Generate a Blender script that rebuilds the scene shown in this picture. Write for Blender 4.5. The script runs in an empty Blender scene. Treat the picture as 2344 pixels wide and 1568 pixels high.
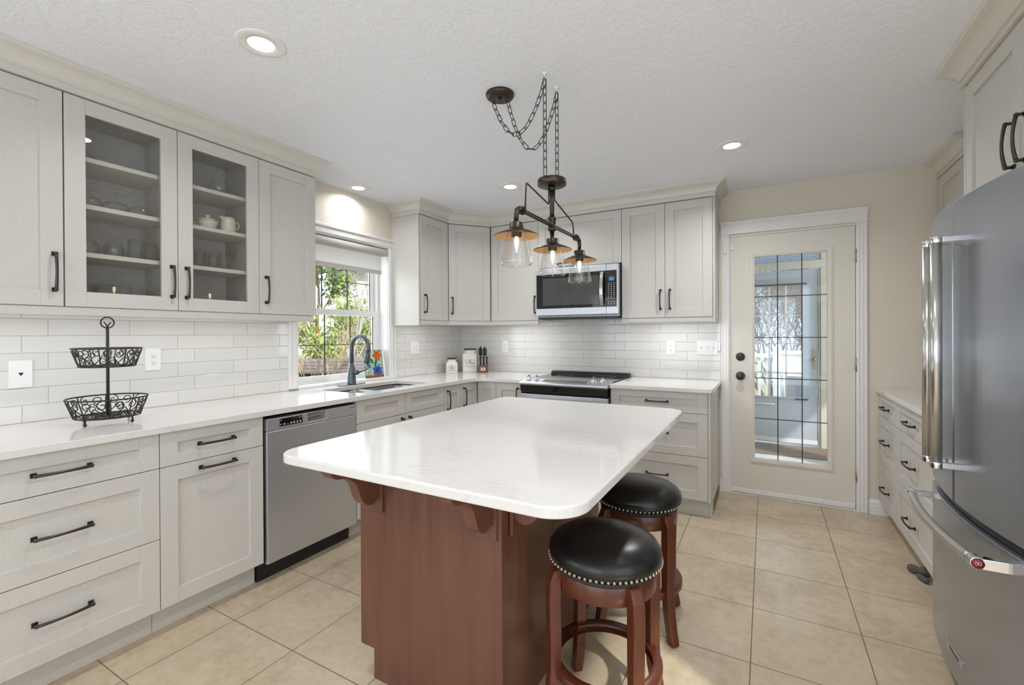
import bpy, bmesh, math, random
from mathutils import Vector, Matrix
SC = bpy.context.scene
COL = SC.collection
PI = math.pi
random.seed(11)

# ------------------------------------------------------------------ camera
CAM_H = 1.307
F_PX, YAW, PITCH, ROLL, CY = 1040.38, 0.508577, -0.00364874, -0.00495404, 768.657
_c, _s = math.cos(YAW), math.sin(YAW)
fwd = Vector((-_s * math.cos(PITCH), _c * math.cos(PITCH), math.sin(PITCH)))
rt0 = Vector((_c, _s, 0)); up0 = rt0.cross(fwd)
rt = rt0 * math.cos(ROLL) + up0 * math.sin(ROLL)
up = -rt0 * math.sin(ROLL) + up0 * math.cos(ROLL)
cd = bpy.data.cameras.new('camera'); cam = bpy.data.objects.new('camera', cd); COL.objects.link(cam)
cam.matrix_world = Matrix(((rt.x, up.x, -fwd.x, 0), (rt.y, up.y, -fwd.y, 0), (rt.z, up.z, -fwd.z, CAM_H), (0, 0, 0, 1)))
cd.sensor_fit = 'HORIZONTAL'; cd.sensor_width = 36.0
cd.lens = F_PX / 2344 * 36.0; cd.shift_x = 0.0; cd.shift_y = (CY - 784.0) / 2344
cd.clip_start = 0.02; cd.clip_end = 300
SC.camera = cam

# ------------------------------------------------------------------ view, world, sun, large lights
SC.view_settings.view_transform = 'Standard'; SC.view_settings.look = 'None'
SC.view_settings.gamma = 1.0; SC.view_settings.exposure = -0.2
try: SC.view_settings.use_curve_mapping = False
except Exception: pass
SC.cycles.max_bounces = 10; SC.cycles.diffuse_bounces = 5; SC.cycles.glossy_bounces = 5
SC.cycles.transparent_max_bounces = 24; SC.cycles.transmission_bounces = 8
SC.cycles.sample_clamp_indirect = 4.0; SC.cycles.caustics_reflective = False; SC.cycles.caustics_refractive = False
SC.cycles.use_denoising = True

W = bpy.data.worlds.new('sky'); SC.world = W; W.use_nodes = True
wn, wl = W.node_tree.nodes, W.node_tree.links
wn.clear()
wo = wn.new('ShaderNodeOutputWorld'); wb = wn.new('ShaderNodeBackground')
wtc = wn.new('ShaderNodeTexCoord'); wno = wn.new('ShaderNodeTexNoise'); wcr = wn.new('ShaderNodeValToRGB')
wno.inputs['Scale'].default_value = 2.2; wno.inputs['Detail'].default_value = 5
wcr.color_ramp.elements[0].position = .40; wcr.color_ramp.elements[0].color = (.50, .68, .95, 1)
wcr.color_ramp.elements[1].position = .62; wcr.color_ramp.elements[1].color = (1, 1, 1, 1)
wl.new(wtc.outputs['Generated'], wno.inputs['Vector']); wl.new(wno.outputs['Fac'], wcr.inputs['Fac'])
wl.new(wcr.outputs['Color'], wb.inputs['Color']); wb.inputs['Strength'].default_value = 2.2
wl.new(wb.outputs[0], wo.inputs[0])

sd = bpy.data.lights.new('sun', 'SUN'); so = bpy.data.objects.new('sun', sd); COL.objects.link(so)
sd.energy = 4.5; sd.angle = math.radians(1.5); sd.color = (1, .95, .88)
so.rotation_euler = Vector((-.62, .42, -.66)).to_track_quat('-Z', 'Y').to_euler()

def area(name, loc, direction, sx, sy, power, color=(1, 1, 1), spread=None):
    l = bpy.data.lights.new(name, 'AREA'); l.shape = 'RECTANGLE'; l.size = sx; l.size_y = sy; l.energy = power; l.color = color
    if spread: l.spread = spread
    o = bpy.data.objects.new(name, l); COL.objects.link(o); o.location = loc
    o.rotation_euler = Vector(direction).to_track_quat('-Z', 'Y').to_euler()
    return o
# added fill from unseen patio and dining windows; daylight of side and sink windows
area('patio_fill_light', (-.7, -3.06, 1.25), (0, 1, -.02), 3.0, 2.1, 45, (.86, .935, 1.0))
area('side_window_daylight', (1.30, -.75, 1.2), (-1, .3, 0), 3.0, 2.0, 15, (.86, .935, 1.0))
area('dining_fill_light', (-2.80, -1.7, 1.4), (1, .15, 0), 1.4, 1.3, 14, (.86, .935, 1.0))
area('sink_window_daylight', (-3.22, 2.55, 1.45), (1, 0, -.1), .85, 1.05, 12, (.92, .965, 1.0))

area('porch_fill_light', (2.15, 5.3, 1.6), (-1, -.05, -.1), 1.3, 1.4, 30, (.97, .98, 1.0))  # fill lamp added to brighten the porch, at an unseen side opening

# ------------------------------------------------------------------ materials
def lin(c):
    c = c / 255.0
    return c / 12.92 if c <= .04045 else ((c + .055) / 1.055) ** 2.4
def rgb(r, g, b): return (lin(r), lin(g), lin(b), 1)
class Mt:
    def __init__(s, name):
        s.m = bpy.data.materials.new(name); s.m.use_nodes = True
        s.n, s.l = s.m.node_tree.nodes, s.m.node_tree.links
        s.b = s.n['Principled BSDF']; s.tc = s.n.new('ShaderNodeTexCoord')
    def set(s, **k):
        for a, v in k.items(): s.b.inputs[a.replace('_', ' ')].default_value = v
        return s
    def node(s, t, **k):
        x = s.n.new('ShaderNode' + t)
        for a, v in k.items():
            if a in x.inputs: x.inputs[a].default_value = v
            else: setattr(x, a, v)
        return x
    def map(s, scale=(1, 1, 1), loc=(0, 0, 0), rot=(0, 0, 0)):
        x = s.node('Mapping'); x.inputs['Scale'].default_value = scale; x.inputs['Location'].default_value = loc; x.inputs['Rotation'].default_value = rot
        s.l.new(s.tc.outputs['Object'], x.inputs[0]); return x
    def noise(s, scale, detail=3, mp=None, rough=.5):
        x = s.node('TexNoise'); x.inputs['Scale'].default_value = scale; x.inputs['Detail'].default_value = detail; x.inputs['Roughness'].default_value = rough
        s.l.new((mp or s.map()).outputs[0], x.inputs['Vector']); return x
    def ramp(s, src, stops):
        x = s.node('ValToRGB'); e = x.color_ramp.elements
        while len(e) < len(stops): e.new(.5)
        for i, (p, c) in enumerate(stops): e[i].position = p; e[i].color = c
        s.l.new(src, x.inputs['Fac']); return x
    def mix(s, fac, a, b, mode='MIX'):
        x = s.node('Mix'); x.data_type = 'RGBA'; x.blend_type = mode
        for sock, v in ((x.inputs[0], fac), (x.inputs[6], a), (x.inputs[7], b)):
            if isinstance(v, (int, float, tuple)): sock.default_value = v
            else: s.l.new(v, sock)
        return x.outputs[2]
    def bump(s, h, strength=.1, dist=.001):
        x = s.node('Bump'); x.inputs['Strength'].default_value = strength; x.inputs['Distance'].default_value = dist
        s.l.new(h, x.inputs['Height']); s.l.new(x.outputs[0], s.b.inputs['Normal']); return x
    def col(s, out): s.l.new(out, s.b.inputs['Base Color']); return s
def plain(name, c, rough=.5, metal=0.0, **k):
    m = Mt(name).set(Base_Color=c, Roughness=rough, Metallic=metal, **k); return m.m

def cab_paint(name, c, grain=(9, 9, 1.0), rough=.42):
    m = Mt(name).set(Roughness=rough)
    n = m.noise(34, 4, m.map(grain)); n2 = m.noise(2.5, 2)
    c2 = tuple(min(1, x * .95) for x in c[:3]) + (1,)
    r = m.ramp(n.outputs['Fac'], [(.35, c2), (.65, c)])
    m.col(r.outputs['Color']); m.bump(n.outputs['Fac'], .04, .0005); return m.m
CABC = rgb(203, 199, 192)
M = {}
M['cabinet'] = cab_paint('white_glazed_maple', CABC)
M['crown'] = plain('cream_crown_paint', rgb(213, 208, 198), .36)
M['cab_inside'] = plain('cabinet_interior', rgb(222, 217, 210), .6)
M['shelf_edge'] = plain('shelf_white', rgb(226, 221, 212), .5)
M['bronze'] = plain('dark_bronze_metal', rgb(74, 70, 66), .32, .85)
M['bronze_brown'] = plain('oil_rubbed_bronze', rgb(74, 64, 56), .35, .8)
M['copper'] = plain('brushed_copper_inside', rgb(200, 158, 108), .42, .3)
M['iron'] = plain('dark_wrought_iron', rgb(52, 50, 49), .45, .6)
M['faucet'] = plain('dark_slate_metal', rgb(92, 97, 104), .34, .6)
M['white_trim'] = plain('white_trim_paint', rgb(236, 234, 231), .32)
M['white_plastic'] = plain('white_plastic', rgb(238, 238, 236), .28)
M['dark_slot'] = plain('dark_slot', rgb(28, 27, 27), .5)
M['black_plastic'] = plain('black_plastic', rgb(26, 26, 27), .3)
M['black_glass'] = plain('black_glass', rgb(22, 22, 23), .04)
M['oven_glass'] = plain('grey_tinted_glass', rgb(70, 68, 66), .08)
M['cooktop'] = plain('cooktop_glass', rgb(30, 30, 31), .06)
M['chrome'] = plain('polished_chrome', rgb(215, 215, 218), .12, 1)
M['screw'] = plain('screw_metal', rgb(170, 168, 160), .4, .8)
M['hinge'] = plain('brushed_brass_hinge', rgb(176, 164, 140), .35, .8)
M['door_paint'] = plain('taupe_door_paint', rgb(224, 218, 207), .4)
M['caming'] = plain('dark_caming', rgb(52, 52, 52), .4, .3)
M['sink_steel'] = plain('sink_steel', rgb(150, 148, 144), .38, .8)
M['ceramic'] = plain('white_glazed_ceramic', rgb(222, 219, 210), .25)
M['china'] = plain('cream_china', rgb(222, 214, 198), .15)
M['ink'] = plain('dark_print', rgb(88, 88, 86), .6)
M['ink_white'] = plain('pale_print', rgb(205, 210, 215), .5)
M['ink_dark'] = plain('dark_logo_print', rgb(60, 60, 62), .4)
M['label_pink'] = plain('pale_label', rgb(226, 196, 176), .5)
M['red_enamel'] = plain('dark_red_enamel', rgb(120, 20, 30), .25)
M['cloth_dark'] = plain('dark_grey_cloth', rgb(92, 86, 84), .9)
M['toe_dark'] = plain('dark_toe_space', rgb(30, 28, 27), .6)
M['vent_brown'] = plain('brown_vent_metal', rgb(120, 104, 84), .5)
M['rubber'] = plain('dark_rubber', rgb(40, 40, 40), .7)

def steel(name, base=(150, 150, 152), rough=.30, stretch=(1, 1, 60)):
    m = Mt(name).set(Metallic=.85, Anisotropic=.45)
    n = m.noise(9, 2, m.map(stretch))
    c = rgb(*base); c2 = tuple(x * .985 for x in c[:3]) + (1,)
    m.col(m.ramp(n.outputs['Fac'], [(.4, c2), (.6, c)]).outputs['Color'])
    mr = m.node('MapRange'); mr.inputs['To Min'].default_value = rough - .006; mr.inputs['To Max'].default_value = rough + .006
    m.l.new(n.outputs['Fac'], mr.inputs['Value']); m.l.new(mr.outputs[0], m.b.inputs['Roughness'])
    return m.m
M['steel'] = steel('brushed_stainless_steel', (206, 209, 214), .38)
M['steel_fridge'] = steel('brushed_fridge_steel', (170, 174, 182), .25)
M['steel_dark'] = steel('brushed_steel_trim', (150, 148, 145), .34)
M['steel_handle'] = steel('satin_steel_bar', (196, 194, 190), .2)

def wood(name, c1, c2, grain=(6, 6, .5), scale=5, rough=.32):
    m = Mt(name).set(Roughness=rough)
    n = m.noise(scale, 6, m.map(grain), .6); n2 = m.noise(1.7, 2)
    a = m.ramp(n.outputs['Fac'], [(.3, c1), (.7, c2)])
    b = m.mix(.35, a.outputs['Color'], m.ramp(n2.outputs['Fac'], [(.35, c1), (.65, c2)]).outputs['Color'])
    m.col(b); m.bump(n.outputs['Fac'], .08, .0006); return m.m
M['island_wood'] = wood('stained_maple_island', rgb(92, 58, 45), rgb(114, 76, 60))
M['stool_wood'] = wood('cherry_stained_stool_wood', rgb(74, 36, 22), rgb(104, 54, 34), (9, 9, 1), 6, .28)
M['block_wood'] = wood('walnut_block', rgb(84, 52, 36), rgb(112, 72, 50))
M['shed_wood'] = wood('dark_shed_wood', rgb(48, 40, 38), rgb(72, 62, 58), (.6, .6, 8), 4, .8)

def leather():
    m = Mt('black_leather').set(Base_Color=rgb(20, 20, 21), Roughness=.30)
    m.bump(m.noise(90, 3).outputs['Fac'], .12, .0008); return m.m
M['leather'] = leather()
def quartz():
    m = Mt('white_veined_quartz').set(Roughness=.09)
    mp = m.map((1, 2.2, 1)); d = m.noise(4, 3, mp)
    mp2 = m.node('VectorMath'); mp2.operation = 'MULTIPLY_ADD'; mp2.inputs[1].default_value = (.25, .25, .25)
    m.l.new(d.outputs['Color'], mp2.inputs[0]); m.l.new(mp.outputs[0], mp2.inputs[2])
    n = m.node('TexNoise'); n.inputs['Scale'].default_value = 9; n.inputs['Detail'].default_value = 8; n.inputs['Roughness'].default_value = .7
    m.l.new(mp2.outputs[0], n.inputs['Vector'])
    a = rgb(219, 216, 212); v = rgb(190, 187, 182)
    vein = m.ramp(n.outputs['Fac'], [(.455, a), (.478, v), (.50, a)])
    patch = m.ramp(m.noise(2.3, 3).outputs['Fac'], [(.5, (0, 0, 0, 1)), (.66, (1, 1, 1, 1))])
    f = m.node('Math'); f.operation = 'MULTIPLY'; f.inputs[1].default_value = .7; m.l.new(patch.outputs['Color'], f.inputs[0])
    m.col(m.mix(f.outputs[0], a, vein.outputs['Color'])); return m.m
M['quartz'] = quartz()
def ceiling_mat():
    m = Mt('knockdown_ceiling').set(Base_Color=rgb(240, 242, 248), Roughness=.9)
    n = m.noise(40, 4, None, .6); r = m.ramp(n.outputs['Fac'], [(.46, (0, 0, 0, 1)), (.55, (1, 1, 1, 1))])
    m.bump(r.outputs['Color'], .42, .0028); return m.m
M['ceiling'] = ceiling_mat()
def wall_mat(name, c):
    m = Mt(name).set(Base_Color=c, Roughness=.75)
    m.bump(m.noise(160, 2).outputs['Fac'], .1, .001); return m.m
M['wall'] = wall_mat('beige_wall_paint', rgb(222, 214, 200))
def floor_mat():
    m = Mt('beige_floor_tile')
    mp = m.map((1, 1, 1), (.055, -1.195, 0))
    b = m.node('TexBrick'); b.offset = 0; b.squash = 1
    for k, v in (('Scale', 1), ('Mortar Size', .0022), ('Mortar Smooth', .1), ('Brick Width', .415), ('Row Height', .415), ('Bias', 0)): b.inputs[k].default_value = v
    b.inputs['Color1'].default_value = (.46, .46, .46, 1); b.inputs['Color2'].default_value = (.54, .54, .54, 1)
    m.l.new(mp.outputs[0], b.inputs['Vector'])
    n = m.noise(3.2, 7, None, .62); n2 = m.noise(24, 6, None, .7)
    c = m.ramp(n.outputs['Fac'], [(.32, rgb(176, 157, 130)), (.5, rgb(193, 175, 149)), (.68, rgb(207, 192, 167))])
    c = m.mix(.35, c.outputs['Color'], m.ramp(n2.outputs['Fac'], [(.35, rgb(178, 160, 133)), (.65, rgb(211, 197, 172))]).outputs['Color'])
    c = m.mix(.35, c, b.outputs['Color'], 'OVERLAY')
    c = m.mix(b.outputs['Fac'], c, rgb(120, 104, 82))
    m.col(c)
    r = m.node('MapRange'); r.inputs['To Min'].default_value = .24; r.inputs['To Max'].default_value = .8
    m.l.new(b.outputs['Fac'], r.inputs['Value']); m.l.new(r.outputs[0], m.b.inputs['Roughness'])
    inv = m.node('Math'); inv.operation = 'SUBTRACT'; inv.inputs[0].default_value = 1; m.l.new(b.outputs['Fac'], inv.inputs[1])
    m.bump(inv.outputs[0], .5, .002); return m.m
M['floor'] = floor_mat()
def subway(name, axis, x0):
    m = Mt(name).set(Coat_Weight=.0)
    sp = m.node('SeparateXYZ'); m.l.new(m.tc.outputs['Object'], sp.inputs[0])
    cb = m.node('CombineXYZ'); m.l.new(sp.outputs[axis], cb.inputs[0]); m.l.new(sp.outputs['Z'], cb.inputs[1])
    mp = m.node('Mapping'); mp.inputs['Location'].default_value = (-x0 + .311 * 40, -.917, 0); m.l.new(cb.outputs[0], mp.inputs[0])
    b = m.node('TexBrick'); b.offset = .28; b.offset_frequency = 2; b.squash = 1
    for k, v in (('Scale', 1), ('Mortar Size', .0016), ('Mortar Smooth', .1), ('Brick Width', .311), ('Row Height', .0787), ('Bias', 0)): b.inputs[k].default_value = v
    b.inputs['Color1'].default_value = rgb(222, 220, 215); b.inputs['Color2'].default_value = rgb(216, 214, 209); b.inputs['Mortar'].default_value = rgb(178, 174, 168)
    m.l.new(mp.outputs[0], b.inputs['Vector'])
    m.col(b.outputs['Color'])
    r = m.node('MapRange'); r.inputs['To Min'].default_value = .07; r.inputs['To Max'].default_value = .6
    m.l.new(b.outputs['Fac'], r.inputs['Value']); m.l.new(r.outputs[0], m.b.inputs['Roughness'])
    b2 = m.node('TexBrick'); b2.offset = .28; b2.offset_frequency = 2
    for k, v in (('Scale', 1), ('Mortar Size', .004), ('Mortar Smooth', .9), ('Brick Width', .311), ('Row Height', .0787), ('Bias', 0)): b2.inputs[k].default_value = v
    m.l.new(mp.outputs[0], b2.inputs['Vector'])
    inv = m.node('Math'); inv.operation = 'SUBTRACT'; inv.inputs[0].default_value = 1; m.l.new(b2.outputs['Fac'], inv.inputs[1])
    w = m.noise(5, 1); ad = m.node('Math'); ad.operation = 'MULTIPLY_ADD'; ad.inputs[1].default_value = .5
    m.l.new(w.outputs['Fac'], ad.inputs[0]); m.l.new(inv.outputs[0], ad.inputs[2])
    m.bump(ad.outputs[0], .5, .0015); return m.m
M['tile_left'] = subway('subway_tile_left', 'Y', 1.109)
M['tile_back'] = subway('subway_tile_back', 'X', -1.117)

def thin_glass(name, tint=(1, 1, 1), refl=1.0, ior=1.45, base=0.0):
    m = bpy.data.materials.new(name); m.use_nodes = True; n, l = m.node_tree.nodes, m.node_tree.links; n.clear()
    o = n.new('ShaderNodeOutputMaterial'); t = n.new('ShaderNodeBsdfTransparent'); g = n.new('ShaderNodeBsdfGlossy'); mx = n.new('ShaderNodeMixShader')
    fr = n.new('ShaderNodeLayerWeight'); fr.inputs['Blend'].default_value = .5
    pw = n.new('ShaderNodeMath'); pw.operation = 'POWER'; pw.inputs[1].default_value = 3.6
    ma = n.new('ShaderNodeMath'); ma.operation = 'MULTIPLY_ADD'; ma.inputs[1].default_value = .75 * refl; ma.inputs[2].default_value = .04 + base; ma.use_clamp = True
    t.inputs[0].default_value = tint + (1,); g.inputs['Roughness'].default_value = .015
    l.new(fr.outputs['Facing'], pw.inputs[0]); l.new(pw.outputs[0], ma.inputs[0]); l.new(ma.outputs[0], mx.inputs[0]); l.new(t.outputs[0], mx.inputs[1]); l.new(g.outputs[0], mx.inputs[2]); l.new(mx.outputs[0], o.inputs[0])
    return m
M['pane'] = thin_glass('window_glass', (.97, .98, .98), .9)
M['cab_pane'] = thin_glass('cabinet_door_glass', (.93, .93, .92), 1.0)
M['ware'] = thin_glass('clear_drinking_glass', (.99, .99, .99), .9, 1.5, .0)
M['lamp_glass'] = thin_glass('clear_lamp_glass', (.985, .98, .97), .8, 1.5, .01)
def emis(name, c, s):
    m = bpy.data.materials.new(name); m.use_nodes = True; n, l = m.node_tree.nodes, m.node_tree.links; n.clear()
    o = n.new('ShaderNodeOutputMaterial'); e = n.new('ShaderNodeEmission'); e.inputs[0].default_value = c; e.inputs[1].default_value = s; l.new(e.outputs[0], o.inputs[0]); return m
M['pot_glow'] = emis('downlight_glow', (1, .98, .95, 1), 9)
M['led_glow'] = emis('led_strip_glow', (1, .98, .94, 1), 5)
M['bulb_glow'] = emis('bulb_glow', (1, .84, .6, 1), 16)
M['screen'] = emis('clock_display', (.16, .3, .55, 1), .5)
M['screen_digit'] = emis('clock_digits', (.75, .87, 1, 1), 1.2)
def frosted():
    m = Mt('obscured_glass').set(Base_Color=rgb(190, 205, 220), Roughness=.25, Transmission_Weight=.6)
    m.bump(m.noise(60, 3).outputs['Fac'], .8, .01); return m.m
M['frosted'] = frosted()
def fabric(name, c, sc=220):
    m = Mt(name).set(Base_Color=c, Roughness=.85)
    m.bump(m.noise(sc, 2).outputs['Fac'], .2, .001); return m.m
def shade_fabric():
    m = bpy.data.materials.new('white_shade_fabric'); m.use_nodes = True; n, l = m.node_tree.nodes, m.node_tree.links; n.clear()
    o = n.new('ShaderNodeOutputMaterial'); d = n.new('ShaderNodeBsdfDiffuse'); t = n.new('ShaderNodeBsdfTranslucent'); mx = n.new('ShaderNodeMixShader')
    d.inputs[0].default_value = rgb(232, 230, 228); t.inputs[0].default_value = rgb(232, 230, 228); mx.inputs[0].default_value = .4
    l.new(d.outputs[0], mx.inputs[1]); l.new(t.outputs[0], mx.inputs[2]); l.new(mx.outputs[0], o.inputs[0]); return m
M['shade'] = shade_fabric()
M['shade_hem'] = fabric('grey_shade_hem', rgb(186, 181, 175))
# outdoors
M['leaf'] = None
def leafm(name, a, b):
    m = Mt(name).set(Roughness=.55)
    n = m.noise(3.5, 3); m.col(m.ramp(n.outputs['Fac'], [(.35, a), (.65, b)]).outputs['Color']); return m.m
M['leaf_green'] = leafm('evergreen_leaves', rgb(64, 96, 36), rgb(150, 176, 84))
M['leaf_yellow'] = leafm('yellow_green_leaves', rgb(120, 140, 60), rgb(196, 206, 120))
M['leaf_orange'] = leafm('orange_leaves', rgb(190, 110, 30), rgb(230, 160, 60))
M['bark'] = wood('grey_bark', rgb(150, 140, 128), rgb(206, 198, 186), (3, 3, 1), 6, .9)
M['bark_dark'] = wood('brown_bark', rgb(92, 76, 62), rgb(150, 128, 106), (3, 3, 1), 6, .9)
M['twig'] = plain('pale_twigs', rgb(196, 178, 150), .9)
M['twig_dark'] = plain('grey_twigs', rgb(120, 116, 112), .9)
M['grass'] = leafm('lawn', rgb(120, 126, 78), rgb(168, 160, 116))
M['deck'] = plain('white_deck_paint', rgb(228, 230, 232), .6)
M['porch_floor'] = wood('pale_porch_boards', rgb(168, 174, 180), rgb(206, 210, 214), (8, .5, 1), 4, .7)
M['mat_brown'] = fabric('brown_door_mat', rgb(120, 106, 92))
M['porch_wall'] = plain('porch_wall_paint', rgb(206, 203, 190), .6)
M['blue_door'] = plain('blue_grey_door_paint', rgb(178, 190, 202), .4)
M['fence'] = plain('cream_fence', rgb(232, 224, 204), .7)
M['patio_chair'] = plain('white_resin', rgb(226, 226, 224), .4)
M['chair_cushion'] = fabric('grey_sling', rgb(170, 174, 182))
M['siding'] = plain('pale_siding', rgb(226, 222, 222), .7)
GC = {k: plain('stained_glass_' + k, c, .08, 0, Transmission_Weight=.35) for k, c in dict(orange=rgb(238, 120, 20), green=rgb(40, 130, 80), aqua=rgb(196, 232, 220), blue=rgb(72, 104, 196), pink=rgb(196, 116, 136), white=rgb(226, 238, 240), yellow=rgb(226, 214, 130), brown=rgb(170, 96, 58)).items()}

# ------------------------------------------------------------------ geometry helpers
ORG = {}
def rootof(o):
    while o.parent: o = o.parent
    return o
class MB:
    def __init__(s, T=None): s.bm = bmesh.new(); s.T = T or Matrix.Identity(4); s.mi = 0
    def v(s, p): return s.bm.verts.new(s.T @ Vector(p))
    def f(s, vs, smooth=False):
        try: fc = s.bm.faces.new(vs)
        except ValueError: return None
        fc.material_index = s.mi; fc.smooth = smooth; return fc
    def box(s, x0, x1, y0, y1, z0, z1):
        x0, x1 = sorted((x0, x1)); y0, y1 = sorted((y0, y1)); z0, z1 = sorted((z0, z1))
        a = [s.v(p) for p in ((x0, y0, z0), (x1, y0, z0), (x1, y1, z0), (x0, y1, z0), (x0, y0, z1), (x1, y0, z1), (x1, y1, z1), (x0, y1, z1))]
        for q in ((3, 2, 1, 0), (4, 5, 6, 7), (0, 1, 5, 4), (1, 2, 6, 5), (2, 3, 7, 6), (3, 0, 4, 7)): s.f([a[i] for i in q])
        return s
    def ring_loft(s, rings, closed=False, caps=True, smooth=True):
        R = [[s.v(p) for p in r] for r in rings]; n = len(R[0]); m = len(R)
        for i in range(m if closed else m - 1):
            a, b = R[i], R[(i + 1) % m]
            for j in range(n): s.f([a[j], a[(j + 1) % n], b[(j + 1) % n], b[j]], smooth)
        if caps and not closed: s.f(R[0][::-1]); s.f(R[-1])
        return s
    def tube(s, pts, r, n=8, closed=False, caps=True, sect=None, upv=None):
        pts = [Vector(p) for p in pts]; m = len(pts)
        rr = r if isinstance(r, (list, tuple)) else [r] * m
        prev = None; rings = []
        for i in range(m):
            if closed: t = pts[(i + 1) % m] - pts[i - 1]
            else: t = pts[min(i + 1, m - 1)] - pts[max(i - 1, 0)]
            if t.length < 1e-9: t = Vector((0, 0, 1))
            t.normalize()
            if upv is not None: prev = Vector(upv)
            if prev is None:
                prev = Vector((0, 0, 1)) if abs(t.z) < .9 else Vector((1, 0, 0))
            u = prev - t * prev.dot(t)
            if u.length < 1e-6: u = Vector((1, 0, 0)) - t * t.x
            u.normalize(); w = t.cross(u); prev = u
            if sect: rings.append([pts[i] + u * (a * rr[i]) + w * (b * rr[i]) for a, b in sect])
            else: rings.append([pts[i] + (u * math.cos(2 * PI * k / n) + w * math.sin(2 * PI * k / n)) * rr[i] for k in range(n)])
        return s.ring_loft(rings, closed, caps, sect is None)
    def cyl(s, p0, p1, r, r2=None, n=20): return s.tube([p0, p1], [r, r if r2 is None else r2], n)
    def lathe(s, prof, c=(0, 0, 0), n=32, smooth=True, caps=True, axis='z'):
        c = Vector(c); rings = []
        for r, h in prof:
            ring = []
            for k in range(n):
                a = 2 * PI * k / n; ca, sa = max(r, 1e-4) * math.cos(a), max(r, 1e-4) * math.sin(a)
                ring.append(c + (Vector((ca, sa, h)) if axis == 'z' else Vector((ca, h, sa)) if axis == 'y' else Vector((h, ca, sa))))
            rings.append(ring)
        return s.ring_loft(rings, False, caps, smooth)
    def prism(s, poly, axis, a, b, smooth=False):
        def P(u, w, t): return {'x': (t, u, w), 'y': (u, t, w), 'z': (u, w, t)}[axis]
        A = [s.v(P(u, w, a)) for u, w in poly]; B = [s.v(P(u, w, b)) for u, w in poly]; n = len(poly)
        s.f(A[::-1]); s.f(B)
        for i in range(n): s.f([A[i], A[(i + 1) % n], B[(i + 1) % n], B[i]], smooth)
        return s
    def ball(s, c, r, seg=12, sc=(1, 1, 1)):
        prof = [(r * math.sin(PI * i / (seg // 2)), -r * math.cos(PI * i / (seg // 2))) for i in range(seg // 2 + 1)]
        c = Vector(c); rings = [[c + Vector((p * math.cos(2 * PI * k / seg) * sc[0], p * math.sin(2 * PI * k / seg) * sc[1], h * sc[2])) for k in range(seg)] for p, h in [(max(p, 1e-4), h) for p, h in prof]]
        return s.ring_loft(rings)
    def build(s, name, mat, parent=None, bevel=0, seg=2, loc=None, rotz=0, subsurf=0, auto=False):
        bmesh.ops.recalc_face_normals(s.bm, faces=s.bm.faces)
        org = Vector(loc) if loc is not None else Vector((0, 0, 0))
        if parent is not None: org = ORG.get(rootof(parent).name, Vector((0, 0, 0)))
        if loc is None or parent is not None or True:
            if org.length > 0 and not getattr(s, 'local', False):
                bmesh.ops.translate(s.bm, verts=s.bm.verts, vec=-org)
        me = bpy.data.meshes.new(name); s.bm.to_mesh(me); s.bm.free()
        for mm in (mat if isinstance(mat, (list, tuple)) else [mat]): me.materials.append(mm)
        o = bpy.data.objects.new(name, me); COL.objects.link(o)
        if parent is not None: o.parent = parent
        elif loc is not None: o.location = org; ORG[o.name] = org
        if rotz: o.rotation_euler.z = rotz
        if bevel:
            b = o.modifiers.new('bevel', 'BEVEL'); b.width = bevel; b.segments = seg; b.limit_method = 'ANGLE'; b.angle_limit = .6
            b.harden_normals = False
        if subsurf:
            q = o.modifiers.new('sub', 'SUBSURF'); q.levels = subsurf; q.render_levels = subsurf
        return o
def tag(o, label=None, cat=None, group=None, kind=None):
    if label: o['label'] = label
    if cat: o['category'] = cat
    if group: o['group'] = group
    if kind: o['kind'] = kind
    return o
def thing(name, label, cat, loc=(0, 0, 0), rotz=0, group=None, local=False, kind=None):
    o = bpy.data.objects.new(name, None); COL.objects.link(o); o.empty_display_size = .05
    o.location = loc; o.rotation_euler.z = rotz
    ORG[o.name] = Vector((0, 0, 0)) if local else Vector(loc)
    return tag(o, label, cat, group, kind)
def copy_tree(o, parent=None):
    c = o.copy(); COL.objects.link(c); c.parent = parent
    for ch in list(o.children): copy_tree(ch, c)
    return c
def copy_thing(o, loc, rotz, label, group=None):
    c = copy_tree(o); c.location = loc; c.rotation_euler.z = rotz; c['label'] = label
    if group: c['group'] = group
    return c
def struct(mb, name, mat, **k): return tag(mb.build(name, mat, **k), kind='structure')

def slab(name, loops, z0, z1, mat, bevel=.004, parent=None):
    cu = bpy.data.curves.new(name, 'CURVE'); cu.dimensions = '2D'; cu.fill_mode = 'BOTH'
    for lp in loops:
        sp = cu.splines.new('POLY'); sp.points.add(len(lp) - 1)
        for i, (x, y) in enumerate(lp): sp.points[i].co = (x, y, 0, 1)
        sp.use_cyclic_u = True
    cu.extrude = (z1 - z0) / 2 - bevel; cu.bevel_depth = bevel; cu.bevel_resolution = 3; cu.offset = -bevel
    o = bpy.data.objects.new(name, cu); COL.objects.link(o)
    dg = bpy.context.evaluated_depsgraph_get(); me = bpy.data.meshes.new_from_object(o.evaluated_get(dg)); bpy.data.objects.remove(o); bpy.data.curves.remove(cu)
    bm = bmesh.new(); bm.from_mesh(me); bmesh.ops.remove_doubles(bm, verts=bm.verts, dist=1e-5)
    org = ORG.get(rootof(parent).name, Vector((0, 0, 0))) if parent else Vector((0, 0, 0))
    bmesh.ops.translate(bm, verts=bm.verts, vec=Vector((0, 0, (z0 + z1) / 2)) - org); bm.to_mesh(me); bm.free()
    me.name = name; me.materials.clear(); me.materials.append(mat)
    for p in me.polygons: p.use_smooth = False
    ob = bpy.data.objects.new(name, me); COL.objects.link(ob)
    if parent: ob.parent = parent
    return ob
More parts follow.
